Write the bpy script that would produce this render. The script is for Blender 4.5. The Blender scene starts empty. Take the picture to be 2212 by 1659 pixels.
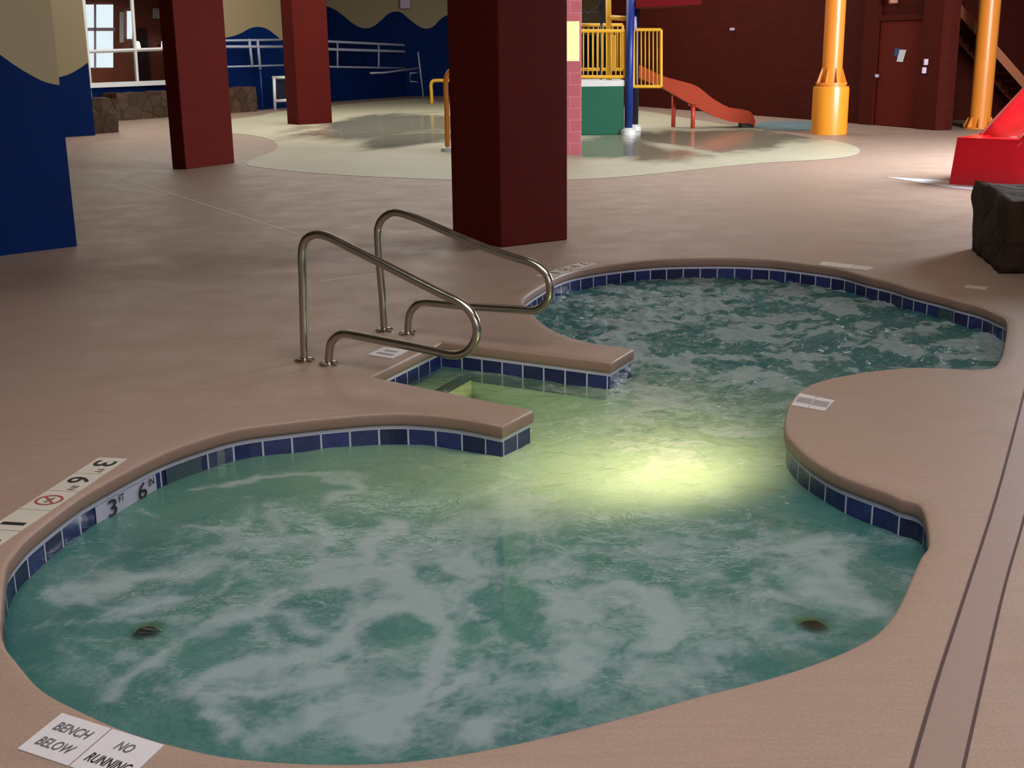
import bpy, bmesh, math, random
import numpy as np
from mathutils import Vector, Matrix
from mathutils.geometry import tessellate_polygon
random.seed(7)
rng = np.random.default_rng(5)
scn = bpy.context.scene
COL = scn.collection

# ------------------------------------------------------------------ camera (2212 x 1659 frame)
FPX, YH, HC = 2650.0, 100.0, 1.86
CX, CY = 1106.0, 829.5
ROLL = math.atan2(1221 - CX, 9650 - CY)
PITCH = math.atan((CY - YH) / FPX)
FW = Vector((0, math.cos(PITCH), -math.sin(PITCH)))
DN = Vector((0, -math.sin(PITCH), -math.cos(PITCH)))
XH = Vector((1, 0, 0))
EYE = Vector((0, 0, HC))
cr, sr = math.cos(ROLL), math.sin(ROLL)

def ray(px, py):
    x, y = px - CX, py - CY
    return XH * ((cr * x - sr * y) / FPX) + DN * ((sr * x + cr * y) / FPX) + FW

def P(px, py, z=0.0):                      # point of the horizontal plane z
    r = ray(px, py)
    return EYE + r * ((z - HC) / r.z)

def PY(px, py, Y):                         # point of the frontal plane y = Y
    r = ray(px, py)
    return EYE + r * (Y / r.y)

def PV(px, py, a, d):                      # point of the vertical plane through a along d
    r = ray(px, py)
    n = Vector((-d.y, d.x, 0))
    return EYE + r * ((a - EYE).dot(n) / r.dot(n))

cam = bpy.data.cameras.new('camera')
cam.sensor_width = 36.0
cam.lens = 36.0 * FPX / 2212.0
cam.clip_end = 200
co = bpy.data.objects.new('camera', cam)
right = XH * cr + DN * sr
up = -(XH * -sr + DN * cr)
m = Matrix((right, up, -FW)).transposed().to_4x4()
m.translation = EYE
co.matrix_world = m
COL.objects.link(co)
scn.camera = co

# ------------------------------------------------------------------ materials
def srgb(r, g, b):
    f = lambda c: (c / 255 / 12.92) if c / 255 <= 0.04045 else ((c / 255 + 0.055) / 1.055) ** 2.4
    return (f(r), f(g), f(b), 1.0)

class N:
    def __init__(s, name):
        s.m = bpy.data.materials.new(name)
        s.m.use_nodes = True
        s.t = s.m.node_tree
        s.t.nodes.clear()
        s.out = s.n('ShaderNodeOutputMaterial')
    def n(s, typ, **kw):
        nd = s.t.nodes.new(typ)
        for k, v in kw.items():
            if k.startswith('i_'):
                nd.inputs[k[2:].replace('_', ' ')].default_value = v
            else:
                setattr(nd, k, v)
        return nd
    def l(s, a, b):
        s.t.links.new(a, b)
    def math(s, op, a, b=None, c=None, clamp=False):
        nd = s.n('ShaderNodeMath', operation=op, use_clamp=clamp)
        for i, v in enumerate((a, b, c)):
            if v is None: continue
            if isinstance(v, (int, float)): nd.inputs[i].default_value = v
            else: s.l(v, nd.inputs[i])
        return nd.outputs[0]
    def mix(s, fac, a, b, mode='MIX'):
        nd = s.n('ShaderNodeMix', data_type='RGBA', blend_type=mode)
        for k, v in ((0, fac), (6, a), (7, b)):
            if isinstance(v, (int, float, tuple)): nd.inputs[k].default_value = v
            else: s.l(v, nd.inputs[k])
        return nd.outputs[2]
    def noise(s, vec, scale, detail=4, rough=0.55, dist=0.0):
        nd = s.n('ShaderNodeTexNoise')
        nd.inputs['Scale'].default_value = scale
        nd.inputs['Detail'].default_value = detail
        nd.inputs['Roughness'].default_value = rough
        nd.inputs['Distortion'].default_value = dist
        if vec is not None: s.l(vec, nd.inputs['Vector'])
        return nd.outputs['Fac']
    def ramp(s, fac, stops):
        nd = s.n('ShaderNodeValToRGB')
        e = nd.color_ramp.elements
        while len(e) < len(stops): e.new(0.5)
        for q, (p, c) in zip(e, stops):
            q.position = p
            q.color = c if isinstance(c, tuple) else (c, c, c, 1)
        s.l(fac, nd.inputs[0])
        return nd.outputs[0]
    def geo(s): return s.n('ShaderNodeNewGeometry').outputs['Position']
    def objc(s): return s.n('ShaderNodeTexCoord').outputs['Object']
    def uv(s): return s.n('ShaderNodeTexCoord').outputs['UV']
    def vmul(s, v, xyz):
        nd = s.n('ShaderNodeVectorMath', operation='MULTIPLY')
        s.l(v, nd.inputs[0]); nd.inputs[1].default_value = xyz
        return nd.outputs[0]
    def bump(s, h, strength=0.3, dist=0.01):
        nd = s.n('ShaderNodeBump')
        nd.inputs['Strength'].default_value = strength
        nd.inputs['Distance'].default_value = dist
        s.l(h, nd.inputs['Height'])
        return nd.outputs[0]
    def pbr(s, col, rough=0.5, metal=0.0, normal=None, spec=0.5, emit=None, estr=0.0, coat=0.0):
        b = s.n('ShaderNodeBsdfPrincipled')
        for k, v in (('Base Color', col), ('Roughness', rough), ('Metallic', metal)):
            if isinstance(v, (int, float, tuple)): b.inputs[k].default_value = v
            else: s.l(v, b.inputs[k])
        b.inputs['Specular IOR Level'].default_value = spec
        b.inputs['Coat Weight'].default_value = coat
        if normal is not None: s.l(normal, b.inputs['Normal'])
        if emit is not None:
            b.inputs['Emission Color'].default_value = emit
            b.inputs['Emission Strength'].default_value = estr
        s.l(b.outputs[0], s.out.inputs['Surface'])
        return s.m

def vary(name, c, rough=0.5, amt=0.12, scale=6.0, metal=0.0, bump=0.0, spec=0.5, coat=0.0):
    """plain painted / plastic / metal surface with a little procedural unevenness"""
    q = N(name)
    f = q.noise(q.geo(), scale, 4)
    a = tuple(x * (1 - amt) for x in c[:3]) + (1,)
    b = tuple(min(1, x * (1 + amt)) for x in c[:3]) + (1,)
    col = q.mix(f, a, b)
    nrm = q.bump(q.noise(q.geo(), scale * 8, 3), bump, 0.01) if bump else None
    rg = q.math('MULTIPLY_ADD', f, 0.12, rough - 0.06)
    return q.pbr(col, rg, metal, nrm, spec, coat=coat)

def deck_mat():
    q = N('broomed_concrete')
    p = q.geo()
    big = q.noise(p, 0.45, 5, 0.6)
    med = q.noise(p, 2.2, 5, 0.65)
    streak = q.noise(q.vmul(p, (1.5, 26.0, 1)), 1.6, 3, 0.6)
    fine = q.noise(p, 90, 3, 0.7)
    c = q.mix(q.ramp(big, [(0.35, 0.0), (0.68, 1.0)]), srgb(143, 121, 104), srgb(151, 126, 116))
    c = q.mix(q.ramp(med, [(0.3, 0.0), (0.75, 0.55)]), c, srgb(136, 118, 98))
    c = q.mix(q.math('MULTIPLY', q.ramp(streak, [(0.35, 0.0), (0.7, 1.0)]), 0.35), c, srgb(122, 101, 92))
    c = q.mix(q.math('MULTIPLY', q.ramp(fine, [(0.4, 0.0), (0.65, 1.0)]), 0.28), c, srgb(176, 154, 142))
    h = q.math('ADD', q.math('MULTIPLY', streak, 0.6), q.math('MULTIPLY', fine, 0.5))
    return q.pbr(c, q.ramp(med, [(0.3, 0.42), (0.7, 0.62)]), 0, q.bump(h, 0.25, 0.006), 0.45)

def coping_mat():
    q = N('shaded_coping_concrete')
    p = q.geo()
    med = q.noise(p, 3.0, 5, 0.6)
    fine = q.noise(p, 70, 3, 0.7)
    c = q.mix(med, srgb(126, 101, 90), srgb(136, 110, 98))
    c = q.mix(q.math('MULTIPLY', q.ramp(fine, [(0.4, 0.0), (0.65, 1.0)]), 0.25), c, srgb(146, 122, 110))
    return q.pbr(c, 0.5, 0, q.bump(fine, 0.2, 0.004), 0.4)

def brick_mat(name, c1, c2, mortar, bw=0.4, bh=0.2, rough=0.5, msize=0.012, spec=0.4):
    q = N(name)
    uv = q.uv()
    b = q.n('ShaderNodeTexBrick')
    b.inputs['Color1'].default_value = c1
    b.inputs['Color2'].default_value = c2
    b.inputs['Mortar'].default_value = mortar
    b.inputs['Scale'].default_value = 1.0
    b.inputs['Brick Width'].default_value = bw
    b.inputs['Row Height'].default_value = bh
    b.inputs['Mortar Size'].default_value = msize
    q.l(uv, b.inputs['Vector'])
    f = q.noise(q.geo(), 1.6, 5, 0.6)
    c = q.mix(q.math('MULTIPLY', f, 0.5), b.outputs['Color'], tuple(x * 0.55 for x in c1[:3]) + (1,))
    h = q.math('SUBTRACT', 1.0, b.outputs['Fac'])
    h = q.math('ADD', h, q.math('MULTIPLY', q.noise(q.geo(), 40, 3), 0.3))
    return q.pbr(c, rough, 0, q.bump(h, 0.2, 0.005), spec)

def tile_mat():
    q = N('blue_waterline_tile')
    uv = q.uv()
    sep = q.n('ShaderNodeSeparateXYZ'); q.l(uv, sep.inputs[0])
    u, v = sep.outputs[0], sep.outputs[1]
    fr = q.math('FRACT', u)
    edge = q.math('MINIMUM', fr, q.math('SUBTRACT', 1.0, fr))
    g1 = q.math('LESS_THAN', edge, 0.032)
    g2 = q.math('GREATER_THAN', v, -0.012)
    grout = q.math('MAXIMUM', g1, g2)
    wn = q.n('ShaderNodeTexWhiteNoise', noise_dimensions='1D')
    q.l(q.math('FLOOR', u), wn.inputs['W'])
    mott = q.noise(q.geo(), 28, 4, 0.65)
    ct = q.mix(wn.outputs['Value'], srgb(30, 34, 72), srgb(48, 58, 116))
    ct = q.mix(q.math('MULTIPLY', q.ramp(mott, [(0.35, 0.0), (0.7, 1.0)]), 0.6), ct, srgb(24, 28, 58))
    c = q.mix(grout, ct, srgb(178, 178, 196))
    rg = q.math('MULTIPLY_ADD', grout, 0.5, 0.18)
    return q.pbr(c, rg, 0, q.bump(q.math('SUBTRACT', 1.0, grout), 0.4, 0.003), 0.5)

def splash_mat():
    q = N('wet_splash_pad')
    p = q.geo()
    pat = q.noise(q.vmul(p, (0.35, 0.16, 1)), 1.0, 4, 0.6, 0.6)
    sx = q.n('ShaderNodeSeparateXYZ'); q.l(p, sx.inputs[0])
    def blob(px, py, rx, ry):
        c = P(px, py)
        a = q.math('POWER', q.math('MULTIPLY', q.math('SUBTRACT', sx.outputs[0], c.x), 1 / rx), 2.0)
        b = q.math('POWER', q.math('MULTIPLY', q.math('SUBTRACT', sx.outputs[1], c.y), 1 / ry), 2.0)
        return q.math('MAXIMUM', q.math('SUBTRACT', 1.0, q.math('ADD', a, b)), -1.0)
    bl = q.math('MAXIMUM', blob(840, 275, 2.6, 6.5), q.math('MAXIMUM', blob(1330, 318, 1.5, 3.8), blob(1560, 300, 2.6, 3.2)))
    wet = q.ramp(q.math('ADD', q.math('MULTIPLY', bl, 0.30), pat), [(0.50, 0.0), (0.66, 1.0)])
    mott = q.noise(p, 1.3, 5, 0.6)
    dry = q.mix(mott, srgb(160, 156, 130), srgb(180, 176, 156))
    wetc = q.mix(mott, srgb(134, 134, 114), srgb(156, 152, 134))
    c = q.mix(wet, dry, wetc)
    rp = q.noise(q.vmul(p, (1.0, 3.0, 1)), 5.0, 3, 0.5)
    rg = q.math('MULTIPLY_ADD', wet, -0.38, 0.5)
    return q.pbr(c, rg, 0, q.bump(rp, 0.12, 0.01), 0.32)

def water_mat():
    q = N('spa_water')
    p = q.geo()
    foam = q.n('ShaderNodeAttribute', attribute_name='foam').outputs['Fac']
    chop = q.n('ShaderNodeAttribute', attribute_name='chop').outputs['Fac']
    murk = q.n('ShaderNodeAttribute', attribute_name='murk').outputs['Fac']
    # wispy break-up of the foam
    warp = q.n('ShaderNodeTexNoise'); warp.inputs['Scale'].default_value = 3.0; warp.inputs['Detail'].default_value = 3
    q.l(p, warp.inputs['Vector'])
    off = q.vmul(warp.outputs['Color'], (0.35, 0.35, 0.0))
    add = q.n('ShaderNodeVectorMath', operation='ADD'); q.l(p, add.inputs[0]); q.l(off, add.inputs[1])
    wp = add.outputs[0]
    n1 = q.noise(wp, 4.0, 6, 0.62, 0.3)
    n2 = q.noise(wp, 13.0, 6, 0.68, 0.8)
    n3 = q.noise(p, 45.0, 3, 0.6)
    ridge = q.math('SUBTRACT', 1.0, q.math('ABSOLUTE', q.math('MULTIPLY_ADD', n1, 2.0, -1.0)))
    ridge = q.math('POWER', ridge, 6.0)
    rid2 = q.math('SUBTRACT', 1.0, q.math('ABSOLUTE', q.math('MULTIPLY_ADD', n2, 2.0, -1.0)))
    rid2 = q.math('POWER', rid2, 5.0)
    web = q.math('ADD', q.math('MULTIPLY', ridge, 0.55), q.math('MULTIPLY', rid2, 0.45))
    f = q.math('MULTIPLY', foam, q.math('MULTIPLY_ADD', n2, 0.8, 0.55))
    f = q.math('ADD', f, q.math('MULTIPLY', web, q.math('MULTIPLY_ADD', foam, 0.4, 0.05)))
    f = q.math('ADD', f, q.math('MULTIPLY_ADD', n3, 0.5, -0.25))
    chopn = q.noise(q.vmul(wp, (1.0, 1.25, 1)), 4.2, 6, 0.62, 1.2)
    cn = q.ramp(chopn, [(0.42, 0.0), (0.6, 1.0)])
    f = q.math('ADD', f, q.math('MULTIPLY', q.math('MULTIPLY_ADD', cn, 0.30, -0.10), chop))
    ff = q.ramp(f, [(0.13, 0.0), (0.30, 0.15), (0.52, 0.5), (0.95, 0.86)])
    # wave normals
    h1 = q.noise(q.vmul(wp, (1, 1.2, 1)), 6.0, 4, 0.6, 0.5)
    h2 = q.noise(p, 26.0, 4, 0.6, 0.4)
    h = q.math('ADD', q.math('MULTIPLY', h1, q.math('MULTIPLY_ADD', chop, 0.6, 0.25)), q.math('MULTIPLY', h2, q.math('MULTIPLY_ADD', chop, 0.13, 0.05)))
    nrm = q.bump(h, 1.0, 0.04)
    lo = q.noise(p, 1.7, 4, 0.6)
    teal = q.mix(q.ramp(lo, [(0.35, 0.0), (0.65, 1.0)]), srgb(54, 110, 116), srgb(72, 128, 124))
    teal = q.mix(q.math('MULTIPLY', chop, 0.7), teal, srgb(56, 108, 120))
    def body(colsock, w, tcol):
        d = q.n('ShaderNodeBsdfDiffuse'); t = q.n('ShaderNodeBsdfTranslucent')
        for b in (d, t):
            if b is t: b.inputs['Color'].default_value = tcol
            elif isinstance(colsock, tuple): b.inputs['Color'].default_value = colsock
            else: q.l(colsock, b.inputs['Color'])
            q.l(nrm, b.inputs['Normal'])
        mx = q.n('ShaderNodeMixShader'); mx.inputs[0].default_value = w
        q.l(d.outputs[0], mx.inputs[1]); q.l(t.outputs[0], mx.inputs[2])
        return mx.outputs[0]
    tr = q.n('ShaderNodeBsdfTransparent'); tr.inputs['Color'].default_value = (0.72, 0.90, 0.74, 1)
    mx1 = q.n('ShaderNodeMixShader'); q.l(murk, mx1.inputs[0]); q.l(tr.outputs[0], mx1.inputs[1]); q.l(body(teal, 0.35, (0.62, 0.72, 0.42, 1)), mx1.inputs[2])
    mx2 = q.n('ShaderNodeMixShader'); q.l(ff, mx2.inputs[0]); q.l(mx1.outputs[0], mx2.inputs[1]); q.l(body(srgb(156, 172, 178), 0.3, (0.8, 0.8, 0.55, 1)), mx2.inputs[2])
    gl = q.n('ShaderNodeBsdfGlossy'); gl.inputs['Roughness'].default_value = 0.12; q.l(nrm, gl.inputs['Normal'])
    fr = q.n('ShaderNodeFresnel'); fr.inputs['IOR'].default_value = 1.33; q.l(nrm, fr.inputs['Normal'])
    gf = q.math('MULTIPLY', fr.outputs[0], q.math('MULTIPLY_ADD', ff, -0.75, 1.0))
    gf = q.math('MULTIPLY', gf, q.math('MULTIPLY_ADD', chop, -0.5, 1.0))
    mx3 = q.n('ShaderNodeMixShader'); q.l(gf, mx3.inputs[0]); q.l(mx2.outputs[0], mx3.inputs[1]); q.l(gl.outputs[0], mx3.inputs[2])
    q.l(mx3.outputs[0], q.out.inputs['Surface'])
    return q.m

def rock_mat(name, a, b, dark):
    q = N(name)
    p = q.geo()
    v = q.n('ShaderNodeTexVoronoi', feature='DISTANCE_TO_EDGE'); v.inputs['Scale'].default_value = 2.6
    q.l(p, v.inputs['Vector'])
    v2 = q.n('ShaderNodeTexVoronoi'); v2.inputs['Scale'].default_value = 2.6
    q.l(p, v2.inputs['Vector'])
    sep = q.n('ShaderNodeSeparateColor'); q.l(v2.outputs['Color'], sep.inputs[0])
    n = q.noise(p, 7, 6, 0.65)
    c = q.mix(sep.outputs[0], a, b)
    c = q.mix(q.math('MULTIPLY', n, 0.6), c, dark)
    joint = q.ramp(v.outputs['Distance'], [(0.0, 0.0), (0.08, 1.0)])
    c = q.mix(q.math('MULTIPLY_ADD', joint, 0.5, 0.5), dark, c)
    h = q.math('ADD', q.math('MULTIPLY', joint, 0.6), n)
    return q.pbr(c, 0.85, 0, q.bump(h, 0.4, 0.03), 0.1)

def emit_mat(name, c, s, nscale=3.0):
    q = N(name)
    f = q.noise(q.geo(), nscale, 3)
    col = q.mix(f, tuple(x * 0.85 for x in c[:3]) + (1,), c)
    e = q.n('ShaderNodeEmission'); q.l(col, e.inputs[0]); e.inputs[1].default_value = s
    q.l(e.outputs[0], q.out.inputs['Surface'])
    return q.m

def glass_mat():
    q = N('window_glass')
    tr = q.n('ShaderNodeBsdfTransparent'); tr.inputs[0].default_value = (0.92, 0.95, 0.95, 1)
    gl = q.n('ShaderNodeBsdfGlossy'); gl.inputs['Roughness'].default_value = 0.02
    f = q.n('ShaderNodeFresnel'); f.inputs[0].default_value = 1.45
    mx = q.n('ShaderNodeMixShader'); q.l(f.outputs[0], mx.inputs[0]); q.l(tr.outputs[0], mx.inputs[1]); q.l(gl.outputs[0], mx.inputs[2])
    q.l(mx.outputs[0], q.out.inputs['Surface'])
    return q.m

M = {}
M['deck'] = deck_mat()
M['coping'] = coping_mat()
M['copingtop'] = M['deck']
M['tile'] = tile_mat()
M['splash'] = splash_mat()
M['water'] = water_mat()
M['basin'] = vary('spa_plaster', srgb(176, 196, 168), 0.6, 0.1, 3)
M['step'] = vary('step_plaster', srgb(226, 222, 176), 0.6, 0.05, 5)
M['brick'] = brick_mat('oxblood_brick', srgb(86, 20, 14), srgb(83, 19, 13), srgb(78, 18, 13), 0.4, 0.2, 0.75, 0.006, 0.1)
M['brick_lit'] = brick_mat('rose_lit_brick', srgb(176, 92, 100), srgb(168, 84, 94), srgb(184, 110, 114), 0.4, 0.2, 0.6, 0.012, 0.2)  # lighter rose copy of the red brick, strong light painted in
M['redwall'] = brick_mat('dark_red_block', srgb(68, 20, 12), srgb(64, 19, 11), srgb(58, 17, 11), 0.5, 0.2, 0.8, 0.014, 0.08)
M['trimred'] = vary('dark_red_paint', srgb(66, 18, 12), 0.8, 0.1, 4, spec=0.08)
M['doorred'] = vary('door_red_paint', srgb(84, 22, 12), 0.75, 0.1, 4, spec=0.1)
M['blue'] = vary('deep_blue_paint', srgb(0, 28, 78), 0.75, 0.2, 1.2, spec=0.08)
M['cream'] = vary('cream_plaster', srgb(138, 122, 90), 0.7, 0.07, 1.0, bump=0.05)
M['steel'] = vary('polished_steel', srgb(176, 168, 156), 0.2, 0.05, 12, metal=1.0)
M['alu'] = vary('painted_aluminium', srgb(150, 155, 172), 0.4, 0.08, 10)
M['white'] = vary('white_paint', srgb(214, 214, 214), 0.45, 0.05, 8)
M['mark'] = vary('marker_tile_white', srgb(186, 180, 168), 0.45, 0.06, 14)
M['markb'] = vary('bench_tile_white', srgb(196, 192, 196), 0.45, 0.04, 14)
M['wmark'] = vary('waterline_tile_white', srgb(172, 172, 192), 0.3, 0.06, 14)
M['ink'] = vary('black_lettering', srgb(22, 20, 24), 0.5, 0.1, 10)
M['inkgrey'] = vary('worn_lettering', srgb(92, 86, 92), 0.5, 0.1, 10)
M['worn'] = vary('worn_print_grey', srgb(140, 136, 136), 0.6, 0.12, 30)
M['inkred'] = vary('red_symbol', srgb(150, 66, 64), 0.5, 0.1, 10)
M['yellow'] = vary('yellow_paint', srgb(222, 168, 40), 0.4, 0.1, 3)
M['yelloworange'] = vary('orange_yellow_paint', srgb(216, 136, 34), 0.32, 0.08, 2.5)
M['orangepole'] = vary('orange_pole_paint', srgb(214, 128, 44), 0.32, 0.08, 2.5)
M['orange'] = vary('slide_orange_plastic', srgb(164, 58, 28), 0.6, 0.1, 3, spec=0.2)
M['legred'] = vary('slide_leg_red', srgb(190, 62, 46), 0.4, 0.08, 4)
M['red'] = vary('red_fibreglass', srgb(238, 22, 42), 0.3, 0.1, 2, coat=0.3)
M['reddark'] = vary('red_roof_plastic', srgb(96, 6, 14), 0.7, 0.1, 2, spec=0.1)
M['green'] = vary('green_plastic', srgb(0, 88, 64), 0.35, 0.08, 2)
M['navy'] = vary('navy_post_paint', srgb(14, 44, 122), 0.4, 0.1, 4)
M['darknavy'] = vary('dark_post_paint', srgb(12, 14, 40), 0.4, 0.1, 4)
M['rope'] = vary('dark_rope', srgb(40, 34, 48), 0.8, 0.2, 20)
M['lav'] = vary('pale_lavender_paint', srgb(170, 150, 170), 0.5, 0.1, 6)
M['stair'] = vary('stair_orange_paint', srgb(146, 76, 30), 0.5, 0.12, 4)
M['stairdark'] = vary('stair_riser_red', srgb(92, 28, 14), 0.5, 0.12, 4)
M['sign'] = vary('pale_yellow_board', srgb(255, 240, 168), 0.5, 0.08, 5)
M['rock'] = rock_mat('ledge_stone', srgb(96, 76, 62), srgb(74, 58, 46), srgb(38, 30, 26))
M['rock2'] = rock_mat('planter_stone', srgb(62, 44, 32), srgb(52, 38, 27), srgb(34, 25, 20))
M['dark'] = vary('near_black', srgb(14, 14, 20), 0.6, 0.2, 6)
M['jet'] = vary('dark_fitting', srgb(3, 6, 8), 0.9, 0.2, 8, spec=0.05)
M['skim'] = vary('skimmer_mouth', srgb(58, 76, 84), 0.4, 0.25, 9)
M['groove'] = vary('groove_dark', srgb(70, 50, 48), 0.8, 0.1, 8)
M['channel'] = vary('channel_cover', srgb(134, 112, 102), 0.5, 0.08, 40, bump=0.2)
M['joint'] = vary('pale_joint', srgb(182, 162, 148), 0.6, 0.08, 8)
M['skywet'] = vary('wet_sky_reflection', srgb(150, 190, 200), 0.12, 0.08, 1.5)
M['whiteglare'] = vary('white_painted_reflection', srgb(225, 232, 245), 0.35, 0.04, 2)
M['daylight'] = emit_mat('daylight_pane', (0.86, 0.95, 1.0, 1), 1.3, 1.5)
M['lamp'] = emit_mat('lamp_glow', (1.0, 0.93, 0.85, 1), 2.0)
M['spalight'] = emit_mat('spa_lens_glow', (1.0, 0.9, 0.5, 1), 0.6)
M['lobby'] = vary('lobby_wall', srgb(120, 66, 48), 0.6, 0.2, 0.8)
M['glass'] = glass_mat()
M['doorsign'] = vary('door_notice', srgb(190, 200, 205), 0.4, 0.1, 20)
M['signblue'] = vary('notice_blue', srgb(40, 60, 110), 0.4, 0.1, 20)

# ------------------------------------------------------------------ mesh helpers
class MB:
    """collects shapes; build() links them as one mesh object"""
    def __init__(s):
        s.v, s.f, s.mi, s.uvs = [], [], [], {}
    def poly(s, pts, mat=0, uv=None):
        i = len(s.v); s.v += [Vector(p) for p in pts]
        s.f.append(tuple(range(i, i + len(pts)))); s.mi.append(mat)
        if uv: s.uvs[len(s.f) - 1] = uv
        return s
    def tri_fill(s, pts, holes=(), z=None, mat=0, flip=False):
        loops = [[Vector(p) for p in pts]] + [[Vector(p) for p in h] for h in holes]
        flat = [p for l in loops for p in l]
        tris = tessellate_polygon([[Vector((p.x, p.y, 0)) for p in l] for l in loops])
        i = len(s.v); s.v += flat
        for t in tris:
            a, b, c = (flat[k] for k in t)
            nz = (b - a).cross(c - a).z
            if abs(nz) < 1e-12: continue
            t = tuple(t) if (nz > 0) != flip else tuple(reversed(t))
            s.f.append(tuple(i + k for k in t)); s.mi.append(mat)
        return s
    def prism(s, base, z0, z1, mat=0):
        b = [Vector(p) for p in base]
        area = sum(b[k].x * b[(k + 1) % len(b)].y - b[(k + 1) % len(b)].x * b[k].y for k in range(len(b)))
        if area < 0: b = b[::-1]
        n = len(b); i = len(s.v)
        s.v += [Vector((p.x, p.y, z0)) for p in b] + [Vector((p.x, p.y, z1)) for p in b]
        for k in range(n):
            s.f.append((i + k, i + (k + 1) % n, i + n + (k + 1) % n, i + n + k)); s.mi.append(mat)
        s.f.append(tuple(i + n + k for k in range(n))); s.mi.append(mat)
        s.f.append(tuple(i + k for k in reversed(range(n)))); s.mi.append(mat)
        return s
    def slab(s, quad, off, mat=0):
        """closed slab: polygon 'quad' and its copy moved by off"""
        a = [Vector(p) for p in quad]; b = [p + off for p in a]
        nrm = (a[1] - a[0]).cross(a[2] - a[0])
        if nrm.dot(off) > 0: a, b = a[::-1], b[::-1]
        n = len(a); i = len(s.v); s.v += a + b
        s.f.append(tuple(i + k for k in range(n))); s.mi.append(mat)
        s.f.append(tuple(i + n + k for k in reversed(range(n)))); s.mi.append(mat)
        for k in range(n):
            s.f.append((i + (k + 1) % n, i + k, i + n + k, i + n + (k + 1) % n)); s.mi.append(mat)
        return s
    def box(s, c, size, rz=0.0, mat=0):
        c = Vector(c); hx, hy, hz = (q / 2 for q in size)
        R = Matrix.Rotation(rz, 3, 'Z')
        base = [c + R @ Vector((x, y, 0)) for x, y in ((-hx, -hy), (hx, -hy), (hx, hy), (-hx, hy))]
        return s.prism(base, c.z - hz, c.z + hz, mat)
    def tube(s, pts, r, seg=12, caps=True, mat=0):
        pts = [Vector(p) for p in pts]
        rs = r if isinstance(r, (list, tuple)) else [r] * len(pts)
        T = []
        for k in range(len(pts)):
            t = (pts[min(k + 1, len(pts) - 1)] - pts[max(k - 1, 0)]).normalized(); T.append(t)
        ref = Vector((0, 0, 1)) if abs(T[0].z) < 0.9 else Vector((1, 0, 0))
        u = (ref - T[0] * ref.dot(T[0])).normalized()
        i = len(s.v)
        for k, p in enumerate(pts):
            u = (u - T[k] * u.dot(T[k])).normalized(); w = T[k].cross(u)
            for a in range(seg):
                th = 2 * math.pi * a / seg
                s.v.append(p + (u * math.cos(th) + w * math.sin(th)) * rs[k])
        for k in range(len(pts) - 1):
            for a in range(seg):
                b = (a + 1) % seg
                s.f.append((i + k * seg + a, i + k * seg + b, i + (k + 1) * seg + b, i + (k + 1) * seg + a)); s.mi.append(mat)
        if caps:
            s.f.append(tuple(i + a for a in reversed(range(seg)))); s.mi.append(mat)
            e = i + (len(pts) - 1) * seg
            s.f.append(tuple(e + a for a in range(seg))); s.mi.append(mat)
        return s
    def lathe(s, c, prof, seg=28, mat=0):
        """prof: list of (radius, z) going up, around the vertical through c"""
        c = Vector(c); i = len(s.v)
        for r, z in prof:
            for a in range(seg):
                th = 2 * math.pi * a / seg
                s.v.append(Vector((c.x + r * math.cos(th), c.y + r * math.sin(th), c.z + z)))
        for k in range(len(prof) - 1):
            for a in range(seg):
                b = (a + 1) % seg
                s.f.append((i + k * seg + a, i + k * seg + b, i + (k + 1) * seg + b, i + (k + 1) * seg + a)); s.mi.append(mat)
        s.f.append(tuple(i + a for a in reversed(range(seg)))); s.mi.append(mat)
        e = i + (len(prof) - 1) * seg
        s.f.append(tuple(e + a for a in range(seg))); s.mi.append(mat)
        return s
    def build(s, name, mats, parent=None, smooth=False, bevel=0.0, autosmooth=None):
        me = bpy.data.meshes.new(name)
        org = Vector((0, 0, 0))
        par_loc = parent_world(parent) if parent else Vector((0, 0, 0))
        me.from_pydata([tuple(p - par_loc) for p in s.v], [], s.f)
        ul = me.uv_layers.new(name='UVMap')
        for fi, pl in enumerate(me.polygons):
            pl.material_index = s.mi[fi]
            if fi in s.uvs:
                for k, li in enumerate(pl.loop_indices): ul.data[li].uv = s.uvs[fi][k]
                continue
            n = pl.normal
            h = Vector((-n.y, n.x, 0))
            flat = h.length < 0.5
            if not flat: h.normalize()
            for li in pl.loop_indices:
                p = s.v[me.loops[li].vertex_index]
                ul.data[li].uv = (p.x, p.y) if flat else (p.dot(h), p.z)
        me.update()
        if smooth:
            for pl in me.polygons: pl.use_smooth = True
        for mt in (mats if isinstance(mats, (list, tuple)) else [mats]): me.materials.append(mt)
        o = bpy.data.objects.new(name, me)
        COL.objects.link(o)
        if parent: o.parent = parent
        if bevel:
            b = o.modifiers.new('bevel', 'BEVEL'); b.width = bevel; b.segments = 2; b.limit_method = 'ANGLE'
        if smooth and autosmooth:
            e = o.modifiers.new('split', 'EDGE_SPLIT'); e.split_angle = math.radians(autosmooth)
        return o

def parent_world(o):
    p = Vector((0, 0, 0))
    while o is not None:
        p += o.location; o = o.parent
    return p

def tag(o, label=None, cat=None, group=None, kind=None):
    if label: o['label'] = label
    if cat: o['category'] = cat
    if group: o['group'] = group
    if kind: o['kind'] = kind
    return o

def thing(name, label, cat, loc, group=None):
    o = bpy.data.objects.new(name, None)
    o.empty_display_size = 0.1
    COL.objects.link(o); o.location = Vector(loc)
    return tag(o, label, cat, group)

def struct(o, label=None):
    o['kind'] = 'structure'
    if label: o['label'] = label
    return o

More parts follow.
